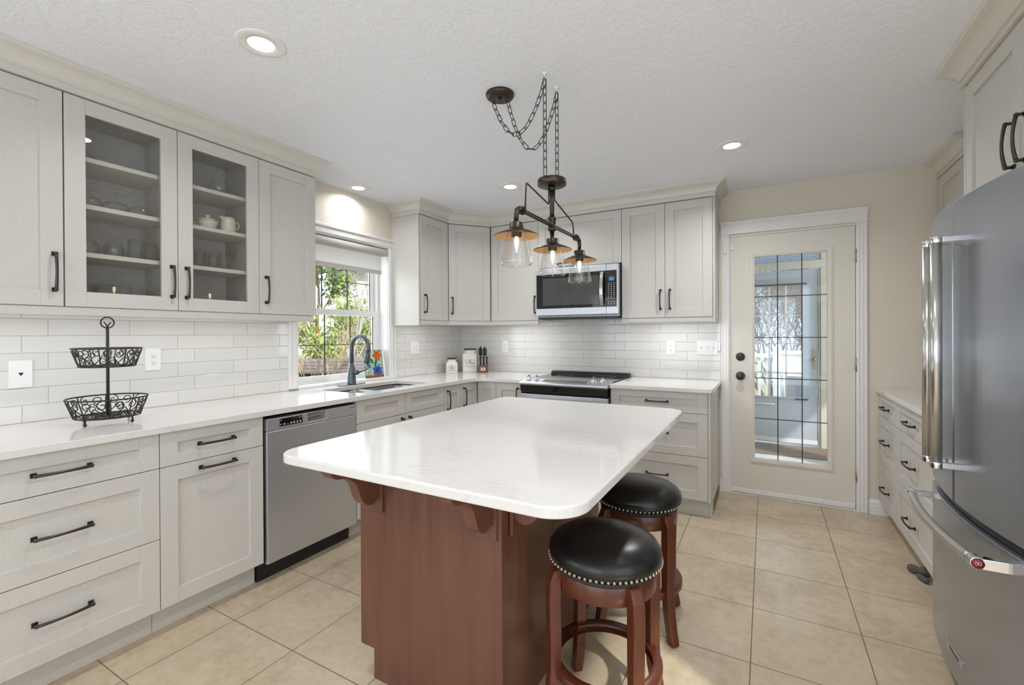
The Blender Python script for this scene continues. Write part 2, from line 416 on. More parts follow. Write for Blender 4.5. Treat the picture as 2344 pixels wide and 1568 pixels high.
def text(s, size, mtx, mat, name, parent, ext=.0004, align='CENTER'):
    cu = bpy.data.curves.new(name, 'FONT'); cu.body = s; cu.size = size; cu.extrude = ext; cu.align_x = align; cu.align_y = 'CENTER'; cu.resolution_u = 2
    o = bpy.data.objects.new(name, cu); COL.objects.link(o)
    dg = bpy.context.evaluated_depsgraph_get(); me = bpy.data.meshes.new_from_object(o.evaluated_get(dg)); bpy.data.objects.remove(o); bpy.data.curves.remove(cu)
    org = ORG.get(rootof(parent).name, Vector((0, 0, 0)))
    me.transform(mtx); me.transform(Matrix.Translation(-org)); me.materials.clear(); me.materials.append(mat); me.name = name
    ob = bpy.data.objects.new(name, me); COL.objects.link(ob); ob.parent = parent; return ob
def fillet(pts, radii, n=8):
    out = []
    m = len(pts)
    for i, p in enumerate(pts):
        r = radii[i] if isinstance(radii, (list, tuple)) else radii
        p = Vector(p)
        if not r: out.append(tuple(p)); continue
        a = (Vector(pts[i - 1]) - p).normalized(); b = (Vector(pts[(i + 1) % m]) - p).normalized()
        ang = a.angle(b); d = r / math.tan(ang / 2); c = p + (a + b).normalized() * (r / math.sin(ang / 2))
        s0 = p + a * d - c; s1 = p + b * d - c
        a0 = math.atan2(s0.y, s0.x); a1 = math.atan2(s1.y, s1.x); da = (a1 - a0 + PI) % (2 * PI) - PI
        for k in range(n + 1): t = a0 + da * k / n; out.append((c.x + r * math.cos(t), c.y + r * math.sin(t)))
    return out
def arc(cx, cy, r, a0, a1, n=10): return [(cx + r * math.cos(a0 + (a1 - a0) * k / n), cy + r * math.sin(a0 + (a1 - a0) * k / n)) for k in range(n + 1)]
def sweep(path, prof, name, mat, parent=None, **k):
    """profile (out, z) swept along an open 2D path; 'out' is to the right of travel"""
    mb = MB(); P = [Vector(p) for p in path]; m = len(P); rings = []
    for i in range(m):
        d0 = (P[i] - P[i - 1]).normalized() if i else None; d1 = (P[i + 1] - P[i]).normalized() if i < m - 1 else None
        n0 = Vector((d0.y, -d0.x)) if d0 else None; n1 = Vector((d1.y, -d1.x)) if d1 else None
        if n0 is None: mi = n1
        elif n1 is None: mi = n0
        else: mi = (n0 + n1).normalized(); mi = mi / max(.3, mi.dot(n0))
        rings.append([(P[i].x + mi.x * o, P[i].y + mi.y * o, z) for o, z in prof])
    mb.ring_loft(rings, False, True, False)
    return mb.build(name, mat, parent, **k)

# local frames: u = along the wall, w = out of the face, v = up
def FL(face): return Matrix(((0, 1, 0, face), (1, 0, 0, 0), (0, 0, 1, 0), (0, 0, 0, 1)))       # left wall run, faces +x, u=y
def FB(face): return Matrix(((1, 0, 0, 0), (0, -1, 0, face), (0, 0, 1, 0), (0, 0, 0, 1)))      # back wall run, faces -y, u=x
def FR(face): return Matrix(((0, -1, 0, face), (1, 0, 0, 0), (0, 0, 1, 0), (0, 0, 0, 1)))      # right wall run, faces -x, u=y

def front(T, u0, u1, v0, v1, name, parent, st=.069, rl=.066, glass=False, mat=None):
    g = .0015; u0 += g; u1 -= g; v0 += g; v1 -= g
    mb = MB(T); t = .02
    mb.box(u0, u0 + st, 0, t, v0, v1); mb.box(u1 - st, u1, 0, t, v0, v1)
    mb.box(u0 + st, u1 - st, 0, t - .0006, v0, v0 + rl); mb.box(u0 + st, u1 - st, 0, t - .0006, v1 - rl, v1)
    if not glass: mb.box(u0 + st - .002, u1 - st + .002, 0, t - .011, v0 + rl - .002, v1 - rl + .002)
    o = mb.build(name, mat or M['cabinet'], parent, bevel=.0013, seg=2)
    if glass:
        gp = MB(T).box(u0 + st - .005, u1 - st + .005, .006, .010, v0 + rl - .005, v1 - rl + .005).build('glass_pane', M['cab_pane'], o)
    return o
def pull(T, uc, vc, parent, vert=False, L=.150, w0=.02):
    def P(a, w, b=0): return (uc + b, w0 + w, vc + a) if vert else (uc + a, w0 + w, vc + b)
    mb = MB(T)
    for sgn in (-1, 1):
        a = sgn * L / 2
        q = [P(a - .0085, 0, -.0085), P(a + .0085, .006, .0085)]
        mb.box(q[0][0], q[1][0], q[0][1], q[1][1], q[0][2], q[1][2])
        mb.tube([P(a, .004), P(a, .024)], .0055, 8)
        mb.ball(P(a, .024), .0075, 8)
    n = 12
    pts = [P((-1 + 2 * i / n) * L / 2, .024 + .009 * (1 - (-1 + 2 * i / n) ** 2)) for i in range(n + 1)]
    rad = [.0062 - .0012 * (1 - abs(-1 + 2 * i / n)) for i in range(n + 1)]
    mb.tube(pts, rad, 8)
    return mb.build('handle', M['bronze'], parent)

# ================================================================== ROOM SHELL
CZ = 2.462; XL = -2.93; YB = 4.12; XR = 1.36; YN = -3.1
struct(MB().box(XL - .2, XR + .2, YN - .2, YB + .2, -.12, 0), 'floor', M['floor'])
struct(MB().box(XL - .2, XR + .2, YN - .2, YB + .2, CZ, CZ + .15), 'ceiling', M['ceiling'])
WY0, WY1, WZ0, WZ1 = 2.095, 2.99, .925, 2.07            # window over the sink
DY0, DY1 = -2.4, -1.0                                   # unseen dining window added for fill light, left wall
mb = MB(); X0 = XL - .16
mb.box(X0, XL, YN - .2, DY0, 0, CZ).box(X0, XL, DY0, DY1, 0, .75).box(X0, XL, DY0, DY1, 2.05, CZ).box(X0, XL, DY1, WY0, 0, CZ)
mb.box(X0, XL, WY0, WY1, 0, WZ0).box(X0, XL, WY0, WY1, WZ1, CZ).box(X0, XL, WY1, YB + .16, 0, CZ)
struct(mb, 'wall_left', M['wall'])
BX0, BX1, BZ = -.262, .588, 2.098                       # entry door opening
mb = MB().box(XL, BX0, YB, YB + .14, 0, CZ).box(BX0, BX1, YB, YB + .14, BZ, CZ).box(BX1, XR + .16, YB, YB + .14, 0, CZ)
struct(mb, 'wall_back', M['wall'])
RY0, RY1, RZ0, RZ1 = -2.3, .8, .12, 2.25               # patio door opening, right wall behind the camera
mb = MB().box(XR, XR + .15, YN - .2, RY0, 0, CZ).box(XR, XR + .15, RY0, RY1, 0, RZ0).box(XR, XR + .15, RY0, RY1, RZ1, CZ).box(XR, XR + .15, RY1, YB, 0, CZ)
struct(mb, 'wall_right', M['wall'])
mb = MB().box(XL, -2.3, YN - .15, YN, 0, CZ).box(.9, XR, YN - .15, YN, 0, CZ).box(-2.3, .9, YN - .15, YN, 0, .12).box(-2.3, .9, YN - .15, YN, 2.3, CZ)
struct(mb, 'wall_near', M['wall'])
# subway tiles between worktops and wall cabinets
struct(MB().box(XL, XL + .008, -.3, 2.021, .917, 1.45).box(XL, XL + .008, 3.07, YB, .917, 1.45), 'trim_1', M['tile_left'])
struct(MB().box(XL + .008, -.322, YB - .008, YB, .90, 1.50), 'trim_2', M['tile_back'])
# baseboards
BBP = [(0, 0), (.016, 0), (.016, .062), (.013, .070), (.013, .084), (.009, .092), (.006, .102), (0, .104)]
for nm, path in (('baseboard_back', [(-.33, YB), (-.318, YB)]), ('baseboard_back_right', [(.648, YB), (XR, YB)])):
    mb = MB(); x0, x1 = path[0][0], path[1][0]
    mb.prism([(YB - a, b) for a, b in BBP], 'x', x0, x1); struct(mb, nm, M['white_trim'])
mb = MB()
for x0, x1 in ((XL, XL + .016),): mb.box(x0, x1, YN, -.35, 0, .104)
struct(mb, 'baseboard_left', M['white_trim'])

# ------------------------------------------------------------------ window over the sink
w1 = thing('window_1', 'white double hung window with dark grille bars above the kitchen sink', 'window', (XL, 2.54, .925), kind='structure')
mb = MB()   # casing with stepped profile
def casing_v(mb, y0, y1, z0, z1):
    mb.box(XL, XL + .014, y0, y1, z0, z1)
    a, b = (y0, y1)
    mb.box(XL, XL + .022, a + .006, a + .020, z0, z1); mb.box(XL, XL + .018, a + .026, b - .016, z0, z1)
casing_v(mb, WY0 - .076, WY0, WZ0, WZ1)
mb.box(XL, XL + .014, WY1, WY1 + .08, WZ0 - .008, WZ1); mb.box(XL, XL + .024, WY1 + .060, WY1 + .076, WZ0 - .008, WZ1 + .0005); mb.box(XL, XL + .019, WY1 + .014, WY1 + .052, WZ0 - .008, WZ1 + .0005)
mb.box(XL, XL + .014, WY0 - .08, WY1 + .08, WZ1, WZ1 + .08); mb.box(XL, XL + .026, WY0 - .08, WY1 + .08, WZ1 + .062, WZ1 + .082); mb.box(XL, XL + .019, WY0 - .06, WY1 + .06, WZ1 + .014, WZ1 + .052)
mb.build('casing', M['white_trim'], w1, bevel=.002)
mb = MB().box(XL - .16, XL, WY0, WY0 + .004, WZ0, WZ1).box(XL - .16, XL, WY1 - .004, WY1, WZ0, WZ1).box(XL - .16, XL, WY0, WY1, WZ1 - .004, WZ1)
mb.build('jamb', M['white_trim'], w1)
MB().box(XL - .16, XL + .012, WY0 - .0, WY1 + .0, WZ0 - .008, WZ0 + .012).build('sill', M['white_trim'], w1, bevel=.003)
XS = XL - .135
mb = MB()
mb.box(XS - .02, XS + .035, WY0, WY0 + .03, WZ0 + .012, WZ1).box(XS - .02, XS + .035, WY1 - .03, WY1, WZ0 + .012, WZ1).box(XS - .02, XS + .035, WY0, WY1, WZ1 - .04, WZ1).box(XS - .02, XS + .035, WY0, WY1, WZ0 + .008, WZ0 + .03)
mb.build('frame', M['white_plastic'], w1, bevel=.002)
def sash(nm, xs, y0, y1, z0, z1, st, bot, top):
    mb = MB().box(xs - .014, xs + .014, y0, y0 + st, z0, z1).box(xs - .014, xs + .014, y1 - st, y1, z0, z1).box(xs - .014, xs + .014, y0 + st, y1 - st, z0, z0 + bot).box(xs - .014, xs + .014, y0 + st, y1 - st, z1 - top, z1)
    o = mb.build('sash', M['white_plastic'], w1, bevel=.002)
    a, b, c, d = y0 + st, y1 - st, z0 + bot, z1 - top
    MB().box(xs - .002, xs + .002, a - .004, b + .004, c - .004, d + .004).build('pane', M['pane'], o)
    mb = MB(); t = .0042
    for k in (1, 2): yy = a + (b - a) * k / 3; mb.box(xs + .003, xs + .008, yy - t, yy + t, c, d)
    zz = (c + d) / 2; mb.box(xs + .003, xs + .008, a, b, zz - t * .7, zz + t * .7)
    mb.box(xs + .003, xs + .007, a, a + .006, c, d); mb.box(xs + .003, xs + .007, b - .006, b, c, d)
    mb.build('grille', M['caming'], o)
sash('lower', XS + .016, WY0 + .03, WY1 - .03, WZ0 + .03, 1.515, .038, .034, .048)
sash('upper', XS - .016, WY0 + .03, WY1 - .03, 1.475, WZ1 - .04, .040, .034, .04)
# unseen windows behind the camera; left and near ones added for fill light
for nm, T, (a, b, c, d) in (('window_2', 'x', (DY0, DY1, .75, 2.05)), ('window_3', 'y', (-2.3, .9, .12, 2.3)), ('window_5', 'r', (RY0, RY1, RZ0, RZ1))):
    w = thing(nm, 'unseen large white framed window behind the camera', 'window', (0, 0, 0), kind='structure')
    mb = MB(); n = 1 if T == 'x' else 2
    def bx(u0, u1, v0, v1, t0=-.10, t1=-.05, m=mb):
        if T == 'x': m.box(XL + t0, XL + t1, u0, u1, v0, v1)
        elif T == 'r': m.box(XR - t1, XR - t0, u0, u1, v0, v1)
        else: m.box(u0, u1, YN + t0, YN + t1, v0, v1)
    bx(a, a + .05, c, d); bx(b - .05, b, c, d); bx(a, b, c, c + .05); bx(a, b, d - .05, d); bx((a + b) / 2 - .03, (a + b) / 2 + .03, c, d)
    mb.build('frame', M['white_plastic'], w)
    g = MB(); bx(a, b, c, d, -.078, -.074, g); g.build('pane', M['pane'], w)

# roller shade
rs = thing('roller_shade', 'white roller shade with grey hem drawn partly down the window over the sink', 'window shade', (XL, 2.54, 2.02))
mb = MB(); prof = [(-.045, 1.998), (-.045, 2.064), (-.002, 2.064), (.014, 2.055), (.024, 2.035), (.022, 2.012), (.008, 1.998)]
mb.prism([(XL + a - .004, b) for a, b in prof], 'y', WY0 + .008, WY1 - .012, True); mb.build('cassette', M['shade_hem'], rs, bevel=.002)
mb = MB().box(XL - .022, XL - .020, WY0 + .02, WY1 - .055, 1.868, 2.0); mb.build('shade_fabric', M['shade'], rs)
MB().box(XL - .027, XL - .015, WY0 + .02, WY1 - .055, 1.835, 1.870).build('hem_bar', M['shade_hem'], rs, bevel=.002)

# ------------------------------------------------------------------ entry door in the back wall
TX0, TX1 = -.318, .645
mb = MB()
for x0, x1 in ((TX0, BX0 + .006), (BX1 - .006, TX1)):
    mb.box(x0, x1, YB - .016, YB, 0, 2.11); mb.box(x0 + .006, x0 + .014, YB - .02, YB, 0, 2.11); mb.box(x1 - .014, x1 - .006, YB - .02, YB, 0, 2.11); mb.box(x0 + .024, x1 - .024, YB - .019, YB, 0, 2.11)
mb.box(TX0, TX1, YB - .02, YB, 2.11, 2.19); mb.box(TX0 - .006, TX1 + .006, YB - .032, YB, 2.192, 2.212); mb.box(TX0 - .002, TX1 + .002, YB - .026, YB, 2.180, 2.196)
struct(mb, 'trim_3', M['white_trim'], bevel=.002)
mb = MB().box(BX0, BX0 + .010, YB - .001, YB + .14, 0, BZ).box(BX1 - .010, BX1, YB - .001, YB + .14, 0, BZ).box(BX0, BX1, YB - .001, YB + .14, BZ - .008, BZ).box(BX0, BX1, YB, YB + .14, 0, .012)
struct(mb, 'trim_4', M['white_trim'])
d1 = thing('door_1', 'beige entry door with tall grilled glass panel in the back wall', 'door', (.163, YB, 0), kind='structure')
SX0, SX1, SZ0, SZ1 = -.247, .574, .028, 2.088
YD0, YD1 = YB + .004, YB + .046
GX0, GX1, GZ0, GZ1 = -.078, .408, .300, 1.918
mb = MB().box(SX0, GX0 - .01, YD0, YD1, SZ0, SZ1).box(GX1 + .01, SX1, YD0, YD1, SZ0, SZ1).box(GX0 - .01, GX1 + .01, YD0, YD1, SZ0, GZ0 - .01).box(GX0 - .01, GX1 + .01, YD0, YD1, GZ1 + .01, SZ1)
mb.build('slab', M['door_paint'], d1)
mb = MB()
for a, b, c, t in ((.034, .004, .012, 0), (.026, .012, .006, 0), (.012, -.006, .016, 0)):
    pass
def ringframe(mb, x0, x1, z0, z1, wd, y0, y1):
    mb.box(x0, x0 + wd, y0, y1, z0, z1).box(x1 - wd, x1, y0, y1, z0, z1).box(x0 + wd, x1 - wd, y0, y1, z0, z0 + wd).box(x0 + wd, x1 - wd, y0, y1, z1 - wd, z1)
ringframe(mb, GX0 - .036, GX1 + .036, GZ0 - .036, GZ1 + .036, .012, YD0 - .006, YD0 + .01)
ringframe(mb, GX0 - .026, GX1 + .026, GZ0 - .026, GZ1 + .026, .018, YD0 - .010, YD0 + .01)
ringframe(mb, GX0 - .012, GX1 + .012, GZ0 - .012, GZ1 + .012, .014, YD0 - .006, YD1)
lf = mb.build('glass_frame', M['door_paint'], d1, bevel=.002)
MB().box(GX0, GX1, YB + .022, YB + .027, GZ0, GZ1).build('pane', M['pane'], d1)
mb = MB()
for k in (1, 2): x = GX0 + (GX1 - GX0) * k / 3; mb.box(x - .0035, x + .0035, YB + .016, YB + .021, GZ0, GZ1)
for k in range(1, 5): z = GZ0 + (GZ1 - GZ0) * k / 5; mb.box(GX0, GX1, YB + .016, YB + .021, z - .003, z + .003)
mb.build('grille', M['caming'], d1)
mb = MB().box(SX0 + .004, SX1 - .004, YB - .006, YD0, .018, .050)
ds = mb.build('door_sweep', M['white_plastic'], d1, bevel=.001)
mb = MB()
for x in (-.2, -.02, .2, .38, .54): mb.ball((x, YB - .006, .036), .004, 8, (1, .5, 1))
mb.build('screw', M['screw'], ds)
db = MB().lathe([(.033, 0), (.033, -.006), (.029, -.012), (.027, -.013), (.0, -.014)], (-.178, YD0, 1.115), 28, axis='y').build('deadbolt', M['bronze'], d1)
MB().tube([(-.194, YD0 - .018, 1.105), (-.178, YD0 - .02, 1.115), (-.162, YD0 - .018, 1.125)], [.005, .007, .005], 8).build('thumb_turn', M['bronze'], db)
kn = MB().lathe([(.034, 0), (.034, -.006), (.028, -.010), (.013, -.014), (.012, -.034), (.022, -.044), (.029, -.058), (.027, -.068), (.018, -.074), (.0, -.075)], (-.178, YD0, .960), 28, axis='y').build('door_knob', M['bronze'], d1)
for z in (1.866, 1.071, .267):
    mb = MB().box(SX1 - .002, SX1 + .012, YB - .006, YB + .002, z - .045, z + .045).cyl((SX1 + .005, YB - .008, z - .048), (SX1 + .005, YB - .008, z + .048), .006, n=10)
    mb.build('hinge', M['hinge'], d1)
tag(MB().box(-.300, -.275, YB - .036, YB - .018, 1.955, 2.02).build('door_sensor', M['white_plastic'], loc=(-.287, YB - .02, 1.98), bevel=.004), 'small white door sensor on the trim at the upper left of the entry door', 'sensor')
tag(MB().box(-.246, -.230, YB - .010, YD0, 1.985, 2.03).build('door_magnet', M['white_plastic'], loc=(-.238, YB, 2.0), bevel=.003), 'tiny white magnet block at the upper left corner of the entry door', 'sensor')

# ================================================================== LEFT RUN, WALL CABINETS
XU = -2.62                      # carcass front; doors add .02
TU = FL(XU); UZ0, UZ1 = 1.434, 2.350
def upper_body(th, y0, y1, name='body', open_front=False, T=TU, depth=.308):
    mb = MB(T); t = .018
    if open_front:
        mb.box(y0, y0 + t, -depth, 0, UZ0, UZ1).box(y1 - t, y1, -depth, 0, UZ0, UZ1).box(y0 + t, y1 - t, -depth, 0, UZ0, UZ0 + t).box(y0 + t, y1 - t, -depth, 0, UZ1 - t, UZ1).box(y0 + t, y1 - t, -depth, -depth + .008, UZ0 + t, UZ1 - t)
    else: mb.box(y0, y1, -depth, -.001, UZ0, UZ1)
    return mb.build(name, M['cabinet'], th)
HZ = 1.578
c1 = thing('wall_cabinet', 'tall white wall cabinet at the far left, left of the glass doors', 'cabinet', (XL, .33, UZ0), group='white shaker cabinets')
upper_body(c1, -.09, .761)
d = front(TU, -.09, .345, UZ0, 2.347, 'door', c1); pull(TU, .305, HZ, d, True)
d = front(TU, .345, .761, UZ0, 2.347, 'door', c1); pull(TU, .730, HZ, d, True)
gcab = thing('glass_door_cabinet', 'white wall cabinet with two glass doors showing glassware on shelves', 'cabinet', (XL, 1.19, UZ0), group='white shaker cabinets')
upper_body(gcab, .763, 1.614, open_front=True)
MB(TU).box(.782, 1.120, -.302, -.300, UZ0 + .02, UZ1 - .02)
mb = MB(TU).box(.781, 1.596, -.2995, -.298, UZ0 + .019, UZ1 - .019); mb.build('back_panel', M['cab_inside'], gcab)
MB(TU).box(1.181, 1.199, -.297, -.004, UZ0 + .018, UZ1 - .018).build('divider', M['cab_inside'], gcab)
SH = (2.106, 1.896, 1.681)
for z in SH:
    MB(TU).box(.783, 1.180, -.297, -.022, z - .020, z).build('shelf', M['shelf_edge'], gcab)
    MB(TU).box(1.200, 1.594, -.297, -.022, z - .020, z).build('shelf', M['shelf_edge'], gcab)
d = front(TU, .763, 1.191, UZ0, 2.347, 'door', gcab, st=.070, glass=True); pull(TU, 1.162, HZ, d, True)
d = front(TU, 1.191, 1.615, UZ0, 2.347, 'door', gcab, st=.068, glass=True); pull(TU, 1.228, HZ, d, True)
c3 = thing('wall_cabinet', 'narrow white wall cabinet between the glass doors and the sink window', 'cabinet', (XL, 1.81, UZ0), group='white shaker cabinets')
upper_body(c3, 1.616, 2.0)
d = front(TU, 1.615, 2.0, UZ0, 2.347, 'door', c3); pull(TU, 1.655, HZ, d, True)
CR = [(-.015, 2.3505), (.010, 2.3505), (.010, 2.3545), (.004, 2.357), (.004, 2.379), (.013, 2.381), (.013, 2.386), (.010, 2.389), (.0125, 2.402), (.019, 2.416), (.029, 2.427), (.040, 2.434), (.050, 2.437), (.050, 2.4425), (.057, 2.4445), (.061, 2.451), (.062, 2.4615), (-.015, 2.4615)]
def crown(path, name, label, k=1.0):
    o = sweep(path, [(a * k if a > 0 else a, b) for a, b in CR], name, M['crown'])
    return tag(o, label, 'crown moulding', 'crown mouldings')
crown([(XL, 2.002), (-2.598, 2.002), (-2.598, -.1)][::-1], 'crown_moulding', 'cream crown moulding along the top of the left wall cabinets')
VZ0 = 1.394
def valance(path, name, label):
    prof = [(-.016, VZ0), (-.004, VZ0), (0, VZ0 + .004), (0, UZ0 - .0015), (-.016, UZ0 - .0015)]
    return tag(sweep(path, prof, name, M['cabinet']), label, 'light rail', 'light rails under the wall cabinets')
valance([(-2.606, -.09), (-2.606, 1.985), (XL + .012, 1.985)], 'light_rail', 'white light rail under the left wall cabinets')

# under-cabinet strips: a real lamp with its glowing lens
def led(name, label, x0, x1, y0, y1, power, cx, cy, sx, sy):
    t = thing(name, label, 'light', ((x0 + x1) / 2, (y0 + y1) / 2, UZ0 - .01), group='under cabinet lights')
    MB().box(x0, x1, y0, y1, UZ0 - .012, UZ0 - .001).build('housing', M['white_plastic'], t)
    MB().box(x0 + .004, x1 - .004, y0 + .004, y1 - .004, UZ0 - .0135, UZ0 - .012).build('lens', M['led_glow'], t)
    area(name + '_lamp', (cx, cy, UZ0 - .016), (0, 0, -1), sx, sy, power, (.97, .98, 1))
led('led_strip', 'slim light strip under the left wall cabinets', -2.668, -2.643, -.05, 1.95, 2.7, -2.655, .95, .025, 1.95)
led('led_strip', 'slim light strip under the corner cabinet', -2.668, -2.643, 3.10, 3.42, 1.0, -2.655, 3.26, .025, .3)
led('led_strip', 'slim light strip under the wall cabinet left of the microwave', -2.30, -1.86, 3.815, 3.84, 1.9, -2.08, 3.827, .42, .025)
led('led_strip', 'slim light strip under the wall cabinet right of the microwave', -1.02, -.38, 3.815, 3.84, 2.2, -.7, 3.827, .6, .025)

# ================================================================== LEFT RUN, BASE CABINETS
XF = -2.30; TB = FL(XF); BZ0, BZ1 = .122, .884
R1, R2 = .735, .430
def base_body(th, y0, y1, T=TB, depth=.62, toe=True, toe_in=.062):
    MB(T).box(y0, y1, -depth, -.001, BZ0 - .005, BZ1).build('body', M['cabinet'], th)
    if toe: MB(T).box(y0, y1, -toe_in - .015, -toe_in, 0, BZ0 - .005).build('toe_kick', M['cabinet'], th)
def drawers3(th, T, u0, u1, L=.150, zs=(.811, .584, .278), hu=None):
    hu = (u0 + u1) / 2 if hu is None else hu
    for (a, b), z, rl in zip(((R1, BZ1 + .002), (R2, R1), (BZ0, R2)), zs, (.050, .064, .064)):
        o = front(T, u0, u1, a, b, 'drawer', th, rl=rl); pull(T, hu, z, o, False, L)
b0 = thing('base_cabinet', 'white base cabinet with one door left of the near drawers, mostly out of view', 'cabinet', (XL, .03, 0), group='white shaker cabinets')
base_body(b0, -.28, .345)
d = front(TB, -.28, .346, BZ0, BZ1 + .002, 'door', b0); pull(TB, -.24, .75, d, True)
b1 = thing('drawer_cabinet', 'white three drawer base cabinet at the lower left corner of the photo', 'cabinet', (XL, .66, 0), group='white shaker cabinets')
base_body(b1, .347, .967); drawers3(b1, TB, .346, .968, .155, hu=.658)
b2 = thing('drawer_door_cabinet', 'white base cabinet with a drawer over a door left of the dishwasher', 'cabinet', (XL, 1.2, 0), group='white shaker cabinets')
base_body(b2, .969, 1.428)
o = front(TB, .968, 1.430, R1, BZ1 + .002, 'drawer', b2, rl=.050); pull(TB, 1.200, .811, o, False)
o = front(TB, .968, 1.430, BZ0, R1, 'door', b2); pull(TB, 1.205, .700, o, False)
# dishwasher
dw = thing('dishwasher', 'stainless steel dishwasher with black control window beside the drawer cabinet', 'dishwasher', (XL, 1.74, 0))
MB(TB).box(1.434, 2.042, -.6, .0, .10, .872).build('body', M['black_plastic'], dw)
MB(TB).box(1.436, 2.040, -.075, -.05, 0, .10).build('toe_panel', M['toe_dark'], dw)
YA, YZ = 1.446, 2.040
MB(TB).box(YA, YZ, .0, .024, .105, .800).build('door', M['steel'], dw, bevel=.004)
cp = MB(TB).box(YA, 1.69, .0, .026, .802, .866).box(1.815, YZ, .0, .026, .802, .866).box(1.69, 1.815, .0, .026, .861, .866).box(1.69, 1.815, .0, .026, .802, .814).build('control_panel', M['steel'], dw, bevel=.002)
MB(TB).box(1.688, 1.817, -.02, .002, .802, .866).build('pocket_handle', M['steel_dark'], cp)
MB(TB).prism([(1.693, .838), (1.693, .846), (1.79, .852), (1.79, .846)], 'y', .002, .018).build('latch', M['chrome'], cp)
MB(TB).box(1.518, 1.655, .0262, .0275, .818, .858).build('display', M['black_glass'], cp)
mb = MB(TB)
for k, u in enumerate((1.545, 1.565, 1.585, 1.603, 1.622, 1.641)): mb.box(u - .004, u + .004, .0275, .0280, .824, .827 if k == 1 else .832)
for u, v in ((1.525, .85), (1.525, .828), (1.636, .85), (1.646, .85)): mb.box(u - .003, u + .003, .0275, .0280, v - .002, v + .002)
mb.build('display_icons', M['ink_white'], cp)
text('blomberg', .011, Matrix.Translation((XF + .0262, 2.008, .852)) @ Matrix(((0, 0, 1, 0), (1, 0, 0, 0), (0, 1, 0, 0), (0, 0, 0, 1))), M['ink_dark'], 'nameplate', cp)
# sink base
b3 = thing('sink_cabinet', 'white sink base cabinet right of the dishwasher', 'cabinet', (XL, 2.5, 0), group='white shaker cabinets')
mb = MB(TB).box(2.046, 2.955, -.62, -.001, BZ0 - .005, .62).box(2.046, 2.064, -.62, -.001, .62, BZ1).box(2.937, 2.955, -.62, -.001, .62, BZ1).box(2.064, 2.937, -.018, -.001, .62, BZ1)
mb.build('body', M['cabinet'], b3); MB(TB).box(2.046, 2.955, -.077, -.062, 0, BZ0 - .005).build('toe_kick', M['cabinet'], b3)
for a, b in ((2.045, 2.499), (2.499, 2.956)):
    front(TB, a, b, R1, BZ1 + .002, 'false_front', b3, rl=.046)
    o = front(TB, a, b, BZ0, R1, 'door', b3); pull(TB, b - .04 if a < 2.1 else a + .04, .63, o, True)
b4 = thing('base_cabinet', 'narrow white base cabinet with one door right of the sink', 'cabinet', (XL, 3.07, 0), group='white shaker cabinets')
base_body(b4, 2.957, 3.186); o = front(TB, 2.956, 3.187, BZ0, BZ1 + .002, 'door', b4, st=.055); pull(TB, 2.998, .765, o, True)
YF = 3.46; TK = FB(YF)
b5 = thing('corner_cabinet', 'white corner base cabinet with folding doors under the worktop corner', 'cabinet', (XL, YB, 0), group='white shaker cabinets')
MB().box(XL + .02, XF - .001, 3.188, YB - .02, BZ0 - .005, BZ1).box(XF - .001, -2.083, YF + .001, YB - .02, BZ0 - .005, BZ1).build('body', M['cabinet'], b5)
MB().box(XF - .077, XF - .062, 3.188, YF + .06, 0, .115).box(XF - .077, -2.083, YF + .062, YF + .077, 0, .115).build('toe_kick', M['cabinet'], b5)
o = front(TB, 3.188, 3.436, BZ0, BZ1 + .002, 'door', b5, st=.055); pull(TB, 3.228, .765, o, True)
front(TK, -2.278, -2.083, BZ0, BZ1 + .002, 'door', b5, st=.055)
b6 = thing('base_cabinet', 'narrow white base cabinet with one door left of the range', 'cabinet', (-1.95, YB, 0), group='white shaker cabinets')
base_body(b6, -2.081, -1.832, TK); o = front(TK, -2.083, -1.830, BZ0, BZ1 + .002, 'door', b6, st=.055); pull(TK, -1.862, .765, o, True)
b7 = thing('drawer_cabinet', 'white three drawer base cabinet right of the range, beside the entry door', 'cabinet', (-.7, YB, 0), group='white shaker cabinets')
base_body(b7, -1.046, -.352, TK, toe_in=.045); drawers3(b7, TK, -1.048, -.352, .150)
mb = MB().prism([(YF - .02, BZ0 - .005), (YF - .02, BZ1), (YB - .008, BZ1), (YB - .008, 0), (YF + .045, 0), (YF + .045, BZ0 - .005)], 'x', -.351, -.336)
mb.build('side_panel', M['cabinet'], b7)
vt = thing('floor_vent', 'brown metal vent low on the side of the drawer cabinet by the entry door', 'vent', (-.335, 3.75, 0))
MB().box(-.336, -.331, 3.54, 3.98, .01, .115).build('frame', M['cabinet'], vt, bevel=.002)
mb = MB()
for k in range(14): mb.box(-.3325, -.328, 3.56 + .029 * k, 3.56 + .029 * k + .017, .022, .103)
mb.build('grille', M['vent_brown'], vt)

# worktops
CT0, CT1 = .887, .917
lp = fillet([(XL + .009, -.29), (-2.262, -.29), (-2.262, 3.418), (-1.826, 3.418), (-1.826, YB - .009), (XL + .009, YB - .009)], [0, 0, .11, 0, 0, 0])
hole = fillet([(-2.765, 2.15), (-2.385, 2.15), (-2.385, 2.92), (-2.765, 2.92)], .05)[::-1]
tag(slab('worktop', [lp, hole], CT0, CT1, M['quartz'], .003), 'long white veined quartz worktop along the left wall and round the corner', 'worktop', 'white quartz worktops')
lp = fillet([(-1.048, 3.418), (-.318, 3.418), (-.318, YB - .009), (-1.048, YB - .009)], [.0, .02, 0, 0])
tag(slab('worktop', [lp], CT0, CT1, M['quartz'], .003), 'short white quartz worktop between the range and the entry door', 'worktop', 'white quartz worktops')
